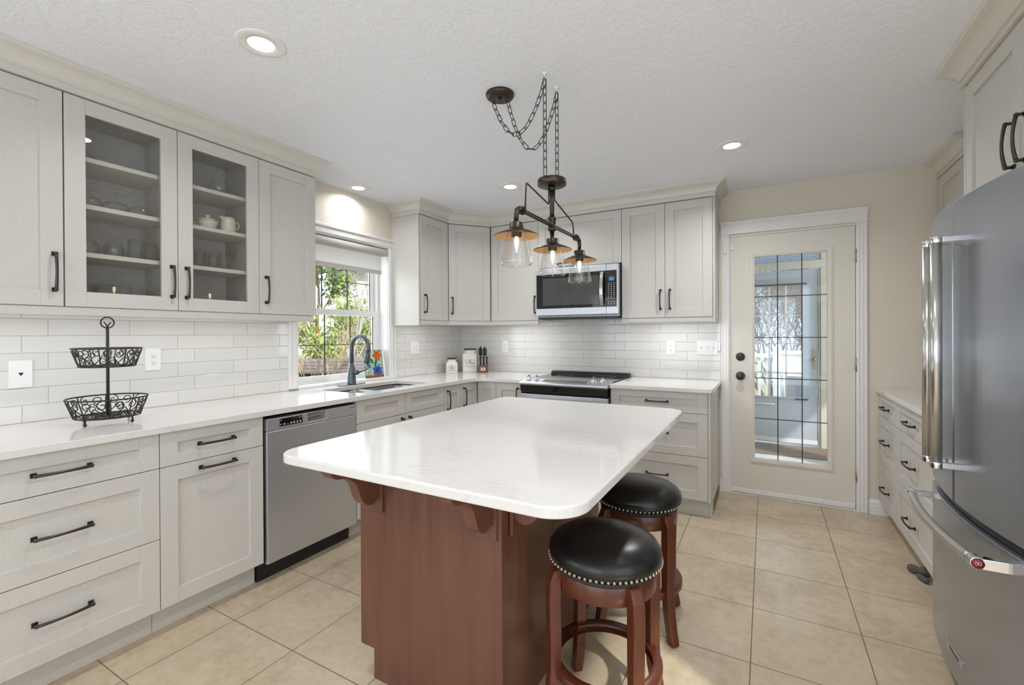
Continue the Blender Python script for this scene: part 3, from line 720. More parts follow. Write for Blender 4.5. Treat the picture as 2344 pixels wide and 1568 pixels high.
# sink
sk = thing('sink', 'undermount double bowl stainless sink in front of the window', 'sink', (-2.575, 2.535, .86))
def bowl(y0, y1, zb, name):
    mb = MB(); x0, x1 = -2.773, -2.377
    def ring(ins, z, r): return [(x, y, z) for x, y in fillet([(x0 + ins, y0 + ins), (x1 - ins, y0 + ins), (x1 - ins, y1 - ins), (x0 + ins, y1 - ins)], r, 5)]
    mb.ring_loft([ring(-.018, .886, .055), ring(.0, .886, .05), ring(.002, .86, .05), ring(.01, zb + .02, .05), ring(.03, zb, .04), ring(.03, zb - .004, .04), ring(.0, zb + .018, .05), ring(-.008, .86, .05), ring(-.018, .882, .055)], False, False, True)
    mb.f([mb.v(p) for p in ring(.03, zb, .04)])
    o = mb.build(name, M['sink_steel'], sk)
    MB().lathe([(.035, 0), (.035, .003), (.022, .004), (.018, 0)], ((x0 + x1) / 2, (y0 + y1) / 2, zb), 20).build('drain', M['chrome'], o)
bowl(2.142, 2.475, .70, 'bowl'); bowl(2.515, 2.928, .70, 'bowl')
MB().box(-2.765, -2.385, 2.472, 2.518, .80, .868).build('divider', M['sink_steel'], sk, bevel=.01, seg=3)
# faucet
fc = thing('faucet', 'dark grey gooseneck pull-down faucet behind the sink', 'faucet', (-2.835, 2.50, CT1))
MB().prism([(a, b) for a, b in fillet([(-2.862, 2.37), (-2.808, 2.37), (-2.808, 2.63), (-2.862, 2.63)], .026)], 'z', CT1, CT1 + .006).build('base_plate', M['faucet'], fc, bevel=.002)
MB().lathe([(.033, .006), (.032, .012), (.030, .10), (.029, .115), (.024, .135), (.018, .15), (.0165, .17)], (-2.835, 2.50, CT1), 24).build('body', M['faucet'], fc)
pts = [(-2.835, 2.50, CT1 + .15 + .0)]
R = .092; cx, cz = -2.835 + R, 1.205
for k in range(0, 17):
    a = PI - (PI * 1.10) * k / 16; pts.append((cx + R * math.cos(a), 2.50, cz + R * 1.0 * math.sin(a)))
MB().tube(pts, .0165, 14).build('spout', M['faucet'], fc)
e = Vector(pts[-1]); dd = (e - Vector(pts[-2])).normalized()
MB().tube([e, e + dd * .02, e + dd * .07, e + dd * .085], [.0175, .020, .024, .023], 16).build('spray_head', M['faucet'], fc)
MB().tube([(-2.825, 2.50, CT1 + .11), (-2.79, 2.515, CT1 + .095), (-2.78, 2.52, CT1 + .097)], [.018, .020, .014], 12).tube([(-2.785, 2.518, CT1 + .097), (-2.76, 2.56, CT1 + .11), (-2.735, 2.60, CT1 + .14)], [.008, .0055, .006], 8).build('lever', M['faucet'], fc)

# stained glass panel leaning in the window corner
sg = thing('stained_glass_panel', 'colourful stained glass flower panel leaning on the sill beside the faucet', 'ornament', (XL - .045, 2.87, WZ0 + .013))
z0 = WZ0 + .013; TS = Matrix.Translation((XL - .035, 2.765, z0)) @ Matrix.Rotation(math.radians(-8), 4, 'Y') @ Matrix(((0, 1, 0, 0), (1, 0, 0, 0), (0, 0, 1, 0), (0, 0, 0, 1)))
SW, SHH = .205, .235
def gl(nm, poly, c):
    mb = MB(TS); mb.prism(poly, 'y', 0, .004); return mb.build(nm, GC[c], sg)
gl('glass_ground', [(.005, .022), (.2, .022), (.2, .23), (.005, .23)], 'aqua')
def gl2(nm, polys, c, w=.0042):
    mb = MB(TS)
    for p in polys: mb.prism(p, 'y', .0041, w + .001)
    mb.build(nm, GC[c], sg)
def ell(cx, cy, a, b, t=0, n=14): return [(cx + a * math.cos(q) * math.cos(t) - b * math.sin(q) * math.sin(t), cy + a * math.cos(q) * math.sin(t) + b * math.sin(q) * math.cos(t)) for q in [2 * PI * k / n for k in range(n)]]
gl2('orange_petals', [ell(.15 + .03 * math.cos(a), .188 + .028 * math.sin(a), .026, .016, a) for a in (0, 1.05, 2.1, 3.14, 4.2, 5.2)], 'orange')
gl2('blue_petals', [ell(.14 + .03 * math.cos(a), .055 + .02 * math.sin(a), .034, .015, a) for a in (.5, 1.25, 1.9, 2.6)] + [[(.09, .022), (.195, .022), (.19, .055), (.1, .06)]], 'blue')
gl2('green_leaves', [ell(.125, .125, .032, .012, 1.0), ell(.085, .142, .026, .011, 2.1), ell(.035, .112, .026, .010, 2.4), ell(.05, .13, .015, .008, .5)], 'green')
gl2('pink_glass', [[(.012, .18), (.045, .18), (.045, .225), (.012, .225)], ell(.06, .2, .012, .02)], 'pink')
gl2('yellow_glass', [ell(.05, .04, .018, .012)], 'yellow')
gl2('base_glass', [[(.0, .0), (.205, .0), (.205, .018), (.15, .024), (.09, .018), (.04, .022), (0, .02)]], 'brown')
mb = MB(TS)
for a, b in (((.0, 0), (.0, .235)), ((.205, 0), (.205, .235)), ((0, .235), (.205, .235)), ((0, 0), (.205, 0)), ((.06, .02), (.075, .235)), ((.02, .02), (.09, .16)), ((.10, .02), (.13, .19)), ((.0, .165), (.06, .175)), ((.13, .19), (.205, .235)), ((.205, .1), (.12, .12)), ((.09, .10), (.09, .02)), ((0, .09), (.06, .11)), ((.145, .02), (.15, .09))):
    mb.tube([(a[0], .004, a[1]), (b[0], .004, b[1])], .0022 if a[0] in (0, .205) or a[1] in (0, .235) else .0013, 6)
mb.build('lead_lines', M['caming'], sg)

# ================================================================== BACK RUN, WALL CABINETS
YU = 3.79; TBU = FB(YU); TDL = FL(-2.62)
cc = thing('wall_cabinet', 'white wall cabinet with a narrow door right of the sink window', 'cabinet', (XL, 3.25, UZ0), group='white shaker cabinets')
MB().box(XL + .001, -2.621, 3.05, 3.438, UZ0, UZ1).build('body', M['cabinet'], cc)
MB().box(XL + .001, -2.612, 3.035, 3.05, VZ0 - .005, UZ1).build('side_panel', M['cabinet'], cc)
d = front(TDL, 3.052, 3.438, UZ0, 2.347, 'door', cc); pull(TDL, 3.10, HZ, d, True)
dg_ = thing('corner_wall_cabinet', 'white diagonal corner wall cabinet in the back left corner', 'cabinet', (XL, YB, UZ0), group='white shaker cabinets')
P0 = Vector((-2.600, 3.442)); P1 = Vector((-2.337, 3.768)); DD = (P1 - P0); LD = DD.length; DD.normalize(); NN = Vector((DD.y, -DD.x))
TD = Matrix(((DD.x, NN.x, 0, P0.x - NN.x * .02), (DD.y, NN.y, 0, P0.y - NN.y * .02), (0, 0, 1, 0), (0, 0, 0, 1)))
q0 = P0 - NN * .021; q1 = P1 - NN * .021
MB().prism([(XL + .001, 3.4385), (q0.x, 3.4385), (q0.x, q0.y), (q1.x, q1.y), (q1.x + .004, YB - .001), (XL + .001, YB - .001)], 'z', UZ0, UZ1).build('body', M['cabinet'], dg_)
d = front(TD, .003, LD - .003, UZ0, 2.347, 'door', dg_); pull(TD, .036, HZ, d, True)
ce = thing('wall_cabinet', 'white wall cabinet with one wide door left of the microwave', 'cabinet', (-2.08, YB, UZ0), group='white shaker cabinets')
upper_body(ce, -2.330, -1.823, T=TBU, depth=.328)
d = front(TBU, -2.332, -1.822, UZ0, 2.347, 'door', ce); pull(TBU, -1.852, HZ, d, True)
cm = thing('wall_cabinet', 'short white wall cabinet directly above the microwave', 'cabinet', (-1.43, YB, 1.9), group='white shaker cabinets')
MB(TBU).box(-1.821, -1.051, -.328, -.001, 1.905, UZ1).build('body', M['cabinet'], cm)
d = front(TBU, -1.822, -1.050, 1.900, 2.347, 'door', cm); pull(TBU, -1.55, 1.918 + .016, d, False)
cg = thing('wall_cabinet', 'white two door wall cabinet right of the microwave', 'cabinet', (-.7, YB, UZ0), group='white shaker cabinets')
upper_body(cg, -1.049, -.349, T=TBU, depth=.328)
d = front(TBU, -1.049, -.700, UZ0, 2.347, 'door', cg); pull(TBU, -.735, HZ, d, True)
d = front(TBU, -.700, -.350, UZ0, 2.347, 'door', cg); pull(TBU, -.662, HZ, d, True)
MB().box(-.349, -.334, YU - .012, YB - .001, VZ0, UZ1).build('side_panel', M['cabinet'], cg)
crown([(XL + .001, 3.035), (-2.600, 3.035), (-2.600, 3.442), (-2.337, 3.770), (-.334, 3.770), (-.334, YB - .001)], 'crown_moulding', 'cream crown moulding round the corner and back wall cabinets', 1.2)
valance([(-2.606, 3.052), (-2.606, 3.445), (-2.340, 3.776), (-1.825, 3.776)], 'light_rail', 'white light rail under the corner cabinets')
valance([(-1.049, 3.776), (-.350, 3.776)], 'light_rail', 'white light rail under the cabinet right of the microwave')

# ------------------------------------------------------------------ microwave
mw = thing('microwave', 'stainless over-the-range microwave with black glass front', 'microwave', (-1.44, YB, 1.44))
MB().box(-1.818, -1.058, 3.745, YB - .012, 1.452, 1.893).build('body', M['steel_dark'], mw, bevel=.003)
TM = FB(3.744); X0m, X1m = -1.818, -1.058
MB(TM).box(X0m, -1.1625, 0, .040, 1.470, 1.889).build('door', M['steel'], mw, bevel=.005)
MB(TM).box(-1.1615, X1m, 0, .040, 1.470, 1.889).build('control_panel', M['steel'], mw, bevel=.005)
MB(TM).box(X0m + .010, -1.163, .0402, .0425, 1.532, 1.835).build('door_glass', M['black_glass'], mw, bevel=.001)
MB(TM).box(-1.745, -1.225, .0426, .0430, 1.560, 1.800).build('door_window', M['oven_glass'], mw)
cpm = MB(TM).box(-1.161, -1.072, .0402, .0425, 1.532, 1.835).build('control_glass', M['black_glass'], mw)
MB(TM).box(-1.140, -1.091, .0426, .0432, 1.745, 1.786).build('display', M['screen'], cpm)
text('12:27', .016, Matrix.Translation((-1.115, 3.744 - .0433, 1.762)) @ Matrix.Rotation(PI / 2, 4, 'X'), M['screen_digit'], 'clock_digits', cpm)
mb = MB(TM)
for r in range(12):
    if r in (9,): continue
    for c in range(3): u = -1.139 + .023 * c; v = 1.728 - .0155 * r; mb.box(u - .005, u + .004, .0426, .0429, v - .0022, v + .0022)
mb.build('key_markings', M['ink_white'], cpm)
mb = MB(TM); hp = []
for k in range(13): t = -1 + k / 6; hp.append((-1.193, .052 + .030 * (1 - t * t), 1.682 + .142 * t))
mb.tube(hp, 1, sect=[(-.004, -.014), (.004, -.014), (.004, .014), (-.004, .014)], upv=(0, 1, 0)); mb.box(-1.200, -1.186, .042, .056, 1.540, 1.556).box(-1.200, -1.186, .042, .056, 1.808, 1.824)
mb.build('handle', M['steel_handle'], mw, bevel=.002)
MB().box(-1.80, -1.07, 3.72, 4.05, 1.440, 1.4515).build('underside', M['black_plastic'], mw)
mb = MB()
for k in range(18): mb.box(-1.78 + k * .039, -1.752 + k * .039, 3.76, 3.80, 1.437, 1.440)
mb.build('vent_slots', M['dark_slot'], mw)

# ------------------------------------------------------------------ range
rg = thing('range', 'slide-in stainless electric range with black glass top under the microwave', 'range', (-1.435, YB, 0))
RX0, RX1 = -1.818, -1.056
MB().box(RX0, RX1, 3.462, YB - .03, .05, .900).build('body', M['black_plastic'], rg)
MB().box(RX0 + .002, RX1 - .002, 3.52, YB - .085, .900, .923).build('cooktop', M['cooktop'], rg, bevel=.003)
mb = MB()
for x, y, r in ((-1.62, 3.70, .10), (-1.25, 3.70, .085), (-1.62, 3.92, .075), (-1.25, 3.92, .1)): mb.lathe([(r, 0), (r, .0006), (r - .003, .0006), (r - .003, 0)], (x, y, .9231), 36, caps=False)
mb.build('burner_rings', M['steel_dark'], rg)
mb = MB().prism([(YB - .095, .900), (YB - .095, .938), (YB - .075, .952), (YB - .02, .952), (YB - .02, .900)], 'x', RX0 + .004, RX1 - .004); rv = mb.build('rear_vent', M['black_plastic'], rg, bevel=.004)
mb = MB().prism([(3.385, .880), (3.372, .893), (3.376, .903), (3.40, .911), (3.505, .928), (3.525, .928), (3.525, .880)], 'x', RX0, RX1); cpn = mb.build('control_panel', M['steel'], rg, bevel=.003)
MB().box(-1.50, -1.37, 3.42, 3.455, .9185, .9195)
tl = math.atan2(.017, .105)
TC = Matrix.Translation((0, 3.40, .911)) @ Matrix.Rotation(tl, 4, 'X')
MB(TC).box(-1.62, -1.24, .012, .085, .0002, .0012).build('touch_panel', M['oven_glass'], cpn)
for x in (-1.755, -1.682, -1.185, -1.110):
    k = MB(TC).lathe([(.023, 0), (.023, .004), (.019, .006), (.018, .026), (.016, .03), (0, .03)], (x, .045, .001), 24).build('knob', M['chrome'], rg)
    MB(TC).box(x - .003, x + .003, .028, .062, .030, .043).build('knob_grip', M['chrome'], k, bevel=.002)
mb = MB().prism([(3.385, .880), (3.392, .835), (3.412, .812), (3.46, .812), (3.46, .880)], 'x', RX0 + .004, RX1 - .004); mb.build('front_fascia', M['black_glass'], rg, bevel=.006)
od = MB().box(RX0 + .004, RX1 - .004, 3.402, 3.461, .26, .806).build('oven_door', M['steel'], rg, bevel=.004)
MB().box(RX0 + .10, RX1 - .10, 3.3995, 3.402, .38, .66).build('oven_window', M['black_glass'], od)
MB().tube([(RX0 + .04, 3.36, .765), (RX1 - .04, 3.36, .765)], .012, 12).cyl((RX0 + .07, 3.36, .765), (RX0 + .07, 3.404, .765), .008).cyl((RX1 - .07, 3.36, .765), (RX1 - .07, 3.404, .765), .008).build('handle', M['chrome'], od)
MB().box(RX0 + .004, RX1 - .004, 3.402, 3.461, .06, .252).build('storage_drawer', M['steel'], rg, bevel=.004)

# ------------------------------------------------------------------ outlets and switches
def plate_T(side, u, v):
    if side == 'L': return Matrix.Translation((XL + .0085, u, v)) @ FL(0)
    return Matrix.Translation((u, YB - .0085, v)) @ FB(0)
def outlet(side, u, v, w, h, kind, label, cat):
    T = plate_T(side, u, v)
    loc = T @ Vector((0, 0, 0)); t = thing(kind, label, cat, loc, group='white wall plates')
    MB(T).box(-w / 2, w / 2, 0, .006, -h / 2, h / 2).build('plate', M['white_plastic'], t, bevel=.002)
    return T, t
def receptacle(T, t, u=0):
    o = MB(T).box(u - .017, u + .017, .006, .0085, -.034, .034).build('receptacle', M['white_plastic'], t, bevel=.001)
    mb = MB(T)
    for v in (.018, -.018):
        mb.box(u - .008, u - .006, .0085, .0088, v - .002, v + .006).box(u + .006, u + .008, .0085, .0088, v - .002, v + .006); mb.ball((u, .0085, v - .008), .0028, 8, (1, .2, 1))
    mb.build('slots', M['dark_slot'], o)
def toggle(T, t, u=0):
    o = MB(T).box(u - .006, u + .006, .006, .0075, -.013, .013).build('switch', M['white_plastic'], t)
    MB(T).prism([(.0075, -.004), (.018, .004), (.018, .010), (.0075, .006)], 'x', u - .004, u + .004).build('toggle', M['white_plastic'], o)
T, t = outlet('L', .707, 1.138, .075, .122, 'phone_jack', 'white phone jack plate with a dark hole, far left on the tiles', 'wall plate')
MB(T).prism([(-.008, .004), (-.005, .008), (0, .006), (.005, .008), (.008, .004), (0, -.008)], 'y', .006, .0066).build('jack_hole', M['dark_slot'], t)
T, t = outlet('L', 1.212, 1.179, .072, .121, 'outlet', 'white power outlet on the tiles right of the wire basket stand', 'outlet'); receptacle(T, t)
T, t = outlet('L', 3.330, 1.181, .118, .115, 'outlet', 'white double wall plate on the tiles right of the sink window', 'outlet'); receptacle(T, t, .024); toggle(T, t, -.026)
T, t = outlet('B', -2.371, 1.179, .072, .118, 'outlet', 'white power outlet on the back tiles above the knife block', 'outlet'); receptacle(T, t)
T, t = outlet('B', -.716, 1.183, .075, .125, 'outlet', 'white power outlet on the back tiles right of the range', 'outlet'); receptacle(T, t)
T, t = outlet('B', -.425, 1.186, .160, .122, 'light_switch', 'white triple light switch plate beside the entry door', 'light switch')
for u in (-.046, 0, .046): toggle(T, t, u)
tag(MB(plate_T('B', -.331, 1.194)).box(-.009, .009, 0, .012, -.037, .037).build('wall_sensor', M['white_plastic'], loc=(-.331, YB - .01, 1.194), bevel=.003), 'slim white sensor strip between the light switches and the entry door trim', 'sensor')

# ================================================================== ISLAND
IX0, IX1, IY0, IY1 = -1.385, -.742, 1.250, 2.225
isl = thing('kitchen_island', 'brown stained wood island base with curved corbels', 'kitchen island', (-1.06, 1.74, 0))
mb = MB().prism([(IX0 + .02, .113), (IX0 + .02, .886), (IX1, .886), (IX1, 0), (IX0 + .085, 0), (IX0 + .085, .113)], 'y', IY0 + .012, IY1)
mb.build('body', M['island_wood'], isl)
mb = MB().prism([(IX0 + .012, .113), (IX0 + .012, .886), (IX1 - .02, .886), (IX1 - .02, 0), (IX0 + .080, 0), (IX0 + .080, .113)], 'y', IY0, IY0 + .0125)
mb.build('end_panel', M['island_wood'], isl)
MB().box(IX1 - .022, IX1 + .004, IY0 - .003, IY0 + .022, 0, .886).build('corner_post', M['island_wood'], isl, bevel=.004)
for y0, y1 in ((IY0 + .02, 1.73), (1.733, IY1 - .02)):
    o = front(FR(IX0 + .02), y0, y1, .115, .70, 'door', isl, mat=M['island_wood']); 
    o = front(FR(IX0 + .02), y0, y1, .705, .880, 'drawer', isl, rl=.045, mat=M['island_wood'])
MB(FR(IX0)).box(1.262, 1.268, .0, .004, .392, .402).build('hinge', M['chrome'], isl)
cpf = [(0, 0), (.220, 0), (.224, -.014), (.223, -.030), (.216, -.046), (.204, -.060), (.190, -.068), (.175, -.071), (.160, -.073), (.146, -.078), (.132, -.086), (.118, -.097), (.107, -.110), (.099, -.126), (.094, -.143), (.088, -.161), (.079, -.178), (.067, -.191), (.052, -.200), (.036, -.204), (.020, -.202), (.008, -.195), (0, -.188)]
def corbel(T, name='corbel'):
    mb = MB(T)     # local: u across, w out, v up (0 = underside of worktop)
    poly = [(w, v) for w, v in cpf]
    mb.prism([(w + .011, v) for w, v in poly], 'x', -.0225, .0225)
    o = mb.build(name, M['island_wood'], isl, bevel=.0025)
    MB(T).box(-.038, .038, 0, .012, -.243, 0).build('back_plate', M['island_wood'], o, bevel=.002)
for x in (-1.286, -.790): corbel(Matrix.Translation((x, IY0 - .0005, .886)) @ FB(0))
for y in (1.335, 2.13): corbel(Matrix.Translation((IX1 + .0045, y, .886)) @ FL(0))
lp = fillet([(-1.432, .928), (-.362, .928), (-.362, 2.470), (-1.432, 2.470)], [.085, .10, .09, .05], 12)
tag(slab('island_worktop', [lp], .887, .917, M['quartz'], .006), 'large white quartz island top with rounded corners', 'worktop', 'white quartz worktops')

# ================================================================== STOOLS
def make_stool(label, loc, rz):
    t = thing('bar_stool', label, 'stool', loc, rz, 'bar stools at the island', local=True)
    pr = [(.150, .535), (.180, .545), (.188, .558), (.190, .570), (.187, .586), (.176, .602), (.155, .616), (.125, .627), (.08, .636), (.04, .640), (.0, .641)]
    s_ = MB().lathe(pr, (0, 0, 0), 48).build('seat', M['leather'], t)
    mb = MB()
    for k in range(66):
        a = 2 * PI * k / 66; mb.ball((.1885 * math.cos(a), .1885 * math.sin(a), .552), .0058, 8)
    mb.build('nailhead_trim', M['hinge'], s_)
    MB().lathe([(.145, .528), (.176, .528), (.180, .534), (.178, .5405), (.145, .5405)], (0, 0, 0), 40).build('swivel_plate', M['rubber'], t)
    MB().lathe([(.140, .462), (.166, .462), (.170, .468), (.170, .522), (.166, .527), (.140, .527)], (0, 0, 0), 48, caps=False).build('apron', M['stool_wood'], t, bevel=0)
    for k in range(4):
        a = PI / 4 + k * PI / 2; ca, sa = math.cos(a), math.sin(a)
        prof = [(.158, .522), (.180, .515), (.190, .49), (.1915, .44), (.1905, .36), (.189, .28), (.190, .20), (.197, .12), (.210, .05), (.222, .0)]
        pts = [(r * ca, r * sa, z) for r, z in prof]; rad = [.017, .019, .0205, .021, .0205, .020, .0195, .019, .018, .0175]
        mb = MB(); mb.tube(pts, rad, sect=[(-1, -1), (1, -1), (1, 1), (-1, 1)], upv=(-sa, ca, 0)); mb.build('leg', M['stool_wood'], t, bevel=.004)
    MB().lathe([(.158, .178), (.187, .178), (.190, .182), (.190, .205), (.187, .209), (.158, .209)], (0, 0, 0), 48, caps=False).build('foot_ring', M['stool_wood'], t)
    return t
st1 = make_stool('black leather bar stool nearest the camera, with cherry wood legs', (-.485, 1.515, 0), math.radians(2))
copy_thing(st1, (-.515, 2.115, 0), math.radians(8), 'second black leather bar stool, tucked behind the nearest one under the island edge')

# ================================================================== CHANDELIER
ch = thing('chandelier', 'bronze three-light pendant chandelier with clear glass shades hung on chains over the island', 'chandelier', (-.85, 1.91, CZ))
CXc = -.85
MB().lathe([(.068, 0), (.068, -.010), (.062, -.018), (.0, -.019)], (-1.112, 1.888, CZ), 36).build('ceiling_canopy', M['bronze_brown'], ch)
MB().cyl((-1.112, 1.888, CZ - .019), (-1.112, 1.888, CZ - .034), .008).build('canopy_knob', M['bronze'], ch)
def chain(pts, n, nm='chain', size=.0435):
    # links laid along a polyline path
    P = [Vector(p) for p in pts]; L = [0]
    for a, b in zip(P, P[1:]): L.append(L[-1] + (b - a).length)
    def at(s):
        for i in range(len(P) - 1):
            if s <= L[i + 1] or i == len(P) - 2: return P[i].lerp(P[i + 1], (s - L[i]) / (L[i + 1] - L[i])), (P[i + 1] - P[i]).normalized()
    mb = MB(); pitch = size * .79; cnt = max(1, int(round(L[-1] / pitch))); pitch = L[-1] / cnt
    for k in range(cnt):
        c, t = at((k + .5) * pitch); u = t.cross(Vector((0.35, .94, 0)) if abs(t.dot(Vector((0.35, .94, 0)))) < .95 else Vector((1, 0, 0))).normalized(); w = t.cross(u)
        q = u if k % 2 else w
        a, b = pitch * .62, .0092; ring = []
        for j in range(14):
            an = 2 * PI * j / 14; cx_, cy_ = math.cos(an), math.sin(an)
            ex = a - b
            ring.append(c + t * (cx_ * b + (ex if cx_ > 0 else -ex)) + q * (cy_ * b))
        mb.tube(ring, .0019, 5, closed=True)
    return mb.build(nm, M['bronze'], ch)
def cat(p0, p1, sag, n=24):
    p0, p1 = Vector(p0), Vector(p1); out = []
    for k in range(n + 1):
        s = k / n; q = p0.lerp(p1, s); q.z -= sag * 4 * s * (1 - s); out.append(q)
    return out
H1 = Vector((CXc, 1.833, CZ)); H2 = Vector((CXc, 1.966, CZ)); DZ = 2.012
for H, A in ((H1, Vector((-1.143, 1.860, CZ - .02))), (H2, Vector((-1.092, 1.925, CZ - .02)))):
    mb = MB().lathe([(.013, 0), (.012, -.006), (.004, -.008), (.003, -.012)], H, 16)
    mb.tube([H + Vector((0, .0, -.01)), H + Vector((0, .007, -.016)), H + Vector((0, .009, -.024)), H + Vector((0, .003, -.032)), H + Vector((0, -.004, -.03))], .0022, 6)
    mb.build('ceiling_hook', M['white_plastic'], ch)
    chain([H + Vector((0, 0, -.026)), (H.x, H.y, DZ)], 0)
    chain(cat(A, H + Vector((0, 0, -.035)), .205 if H is H1 else .245), 0)
MB().lathe([(.062, 0), (.066, -.004), (.066, -.026), (.060, -.030), (.0, -.030)], (CXc, 1.905, DZ), 40).build('lower_canopy', M['bronze_brown'], ch)
MB().cyl((CXc, 1.905, DZ - .03), (CXc, 1.905, 1.835), .0105).cyl((CXc, 1.905, DZ - .03), (CXc, 1.905, DZ - .05), .014).build('stem', M['bronze_brown'], ch)
MB().lathe([(.014, .035), (.020, .033), (.020, .022), (.017, .020), (.017, -.014), (.020, -.016), (.020, -.026), (.012, -.028), (.009, -.05)], (CXc, 1.905, 1.805), 20).build('hub', M['bronze_brown'], ch)
ys = (1.565, 1.910, 2.255)
mb = MB()
for dx in (-.009, .009): mb.cyl((CXc + dx, ys[0] + .035, 1.802), (CXc + dx, ys[2] - .035, 1.802), .0042, n=10)
for y in (ys[0] + .05, ys[2] - .05): mb.lathe([(.017, -.006), (.017, .006)], (CXc, y, 1.802), 20, axis='y')
mb.build('crossbar', M['bronze_brown'], ch)
def wire(pts): 
    P = [Vector(p) for p in pts]; out = [P[0]]
    for i in range(1, len(P) - 1):
        a = (P[i - 1] - P[i]).normalized() * .012; b = (P[i + 1] - P[i]).normalized() * .012
        for k in range(5): s = k / 4; out.append((P[i] + a) * (1 - s) ** 2 + P[i] * 2 * s * (1 - s) + (P[i] + b) * s * s)
    return out + [P[-1]]
MB().tube(wire([(CXc, 1.872, DZ - .03), (CXc, 1.872, 1.890), (CXc, 1.650, 1.925), (CXc, 1.640, 1.815)]), .0036, 8).build('side_wire', M['bronze_brown'], ch)
MB().tube(wire([(CXc, 1.935, DZ - .03), (CXc, 1.935, 1.925), (CXc, 2.160, 1.870), (CXc, 2.175, 1.815)]), .0036, 8).build('side_wire', M['bronze_brown'], ch)
for i, y in enumerate(ys):
    mb = MB(); top = 1.802
    if i != 1:
        sg_ = 1 if i == 0 else -1
        mb.tube([(CXc, y + sg_ * .045, top), (CXc, y + sg_ * .022, top + .002), (CXc, y + sg_ * .006, top - .008), (CXc, y, top - .026), (CXc, y, top - .05)], [.010, .011, .011, .010, .0085], 14)
        mb.lathe([(.014, -.005), (.014, .005)], (CXc, y + sg_ * .04, top), 18, axis='y')
    mb.cyl((CXc, y, top - .04), (CXc, y, 1.742), .0075, n=12)
    mb.tube([(CXc, y - .018, 1.742), (CXc, y - .018, 1.760), (CXc, y - .012, 1.768), (CXc, y - .006, 1.760), (CXc, y - .006, 1.742)], .0028, 6)
    arm = mb.build('lamp_arm', M['bronze_brown'], ch)
    sh = MB().lathe([(.027, 1.742), (.028, 1.740), (.028, 1.722), (.034, 1.716), (.055, 1.708), (.087, 1.694), (.0885, 1.692), (.0885, 1.690)], (CXc, y, 0), 40, caps=False).build('metal_shade', M['bronze_brown'], ch)
    MB().lathe([(.026, 1.7195), (.034, 1.713), (.055, 1.705), (.0865, 1.6915), (.088, 1.6895)], (CXc, y, 0), 40, caps=False).build('shade_lining', M['copper'], sh)
    MB().lathe([(.0, 1.741), (.026, 1.741), (.026, 1.720), (.021, 1.718), (.021, 1.688), (.0, 1.687)], (CXc, y, 0), 24).build('socket', M['bronze_brown'], sh)
    MB().lathe([(.036, 1.708), (.041, 1.690), (.061, 1.592), (.062, 1.584), (.057, 1.576), (.048, 1.574), (.0465, 1.575), (.055, 1.578), (.0600, 1.585), (.059, 1.592), (.0395, 1.690), (.0345, 1.708)], (CXc, y, 0), 40, caps=False).build('glass_shade', M['lamp_glass'], ch)
    MB().lathe([(.0, 1.688), (.006, 1.686), (.0085, 1.678), (.0090, 1.668), (.0065, 1.652), (.0030, 1.636), (.0, 1.624)], (CXc, y, 0), 16).build('bulb', M['bulb_glow'], ch)

# ================================================================== DOWNLIGHTS
def downlight(x, y, label, power=22, vis=True):
    t = thing('recessed_downlight', label, 'ceiling light', (x, y, CZ), group='recessed ceiling lights')
    MB().lathe([(.0475, -.001), (.049, -.004), (.085, -.004), (.092, -.0005), (.092, .0)], (x, y, CZ), 48, caps=False).build('trim_ring', M['white_trim'], t)
    MB().lathe([(.0, -.0022), (.048, -.0022), (.048, -.001), (.0, -.001)], (x, y, CZ), 40).build('lens', M['pot_glow'], t)
    l = bpy.data.lights.new('downlight_lamp', 'AREA'); l.shape = 'DISK'; l.size = .09; l.energy = power; l.color = (.97, .98, 1.0); l.spread = math.radians(150)
    o = bpy.data.objects.new('downlight_lamp', l); COL.objects.link(o); o.location = (x, y, CZ - .006)
PW = 8.5
downlight(-1.741, 1.095, 'recessed ceiling light nearest the camera, above the left worktop', PW * .8)
downlight(-.178, 3.110, 'recessed ceiling light in front of the entry door', PW * 1.35)
downlight(-2.790, 2.536, 'recessed ceiling light above the sink window', PW * .35)
downlight(-1.741, 3.106, 'recessed ceiling light in front of the corner cabinets', PW * .95)
downlight(-.178, 1.095, 'recessed ceiling light above the stools, out of view', PW)  # from here on unseen downlights, added for more room light
downlight(-1.741, -1.0, 'unseen recessed ceiling light behind the camera at left', PW)
downlight(-.178, -1.0, 'unseen recessed ceiling light behind the camera at right', PW)

# ================================================================== FRIDGE AND RIGHT SIDE
fr = thing('refrigerator', 'stainless french door refrigerator with bar handles', 'refrigerator', (1.0, 2.17, 0))
FY0, FY1, FM = 1.755, 2.592, 2.172
def bowx(y, d=0): t = (y - FM) / (FY1 - FM); return .582 + .046 * t * t + d
def bow(name, y0, y1, z0, z1, mat, par, back=.665):
    n = 14; ys_ = [y0 + (y1 - y0) * k / n for k in range(n + 1)]
    A = [(bowx(y), y) for y in ys_]
    # rounded vertical edges
    A[0] = (A[0][0] + .008, A[0][1] + .0); A[-1] = (A[-1][0] + .008, A[-1][1])
    A.insert(1, (bowx(y0 + .008), y0 + .008)); A.insert(len(A) - 1, (bowx(y1 - .008), y1 - .008))
    poly = A + [(back, y1), (back, y0)]
    mb = MB(); mb.prism(poly, 'z', z0, z1)
    o = mb.build(name, mat, par, bevel=.003, seg=2)
    return o
MB().box(.668, 1.345, FY0 + .006, FY1 - .006, .03, 1.745).build('body', M['steel_dark'], fr)
MB().box(.66, .72, FY0 + .02, FY1 - .02, 0, .075).build('base_grille', M['vent_brown'], fr)
dl = bow('door', FM + .0018, FY1, .705, 1.768, M['steel_fridge'], fr); dn = bow('door', FY0, FM - .0018, .705, 1.768, M['steel_fridge'], fr)
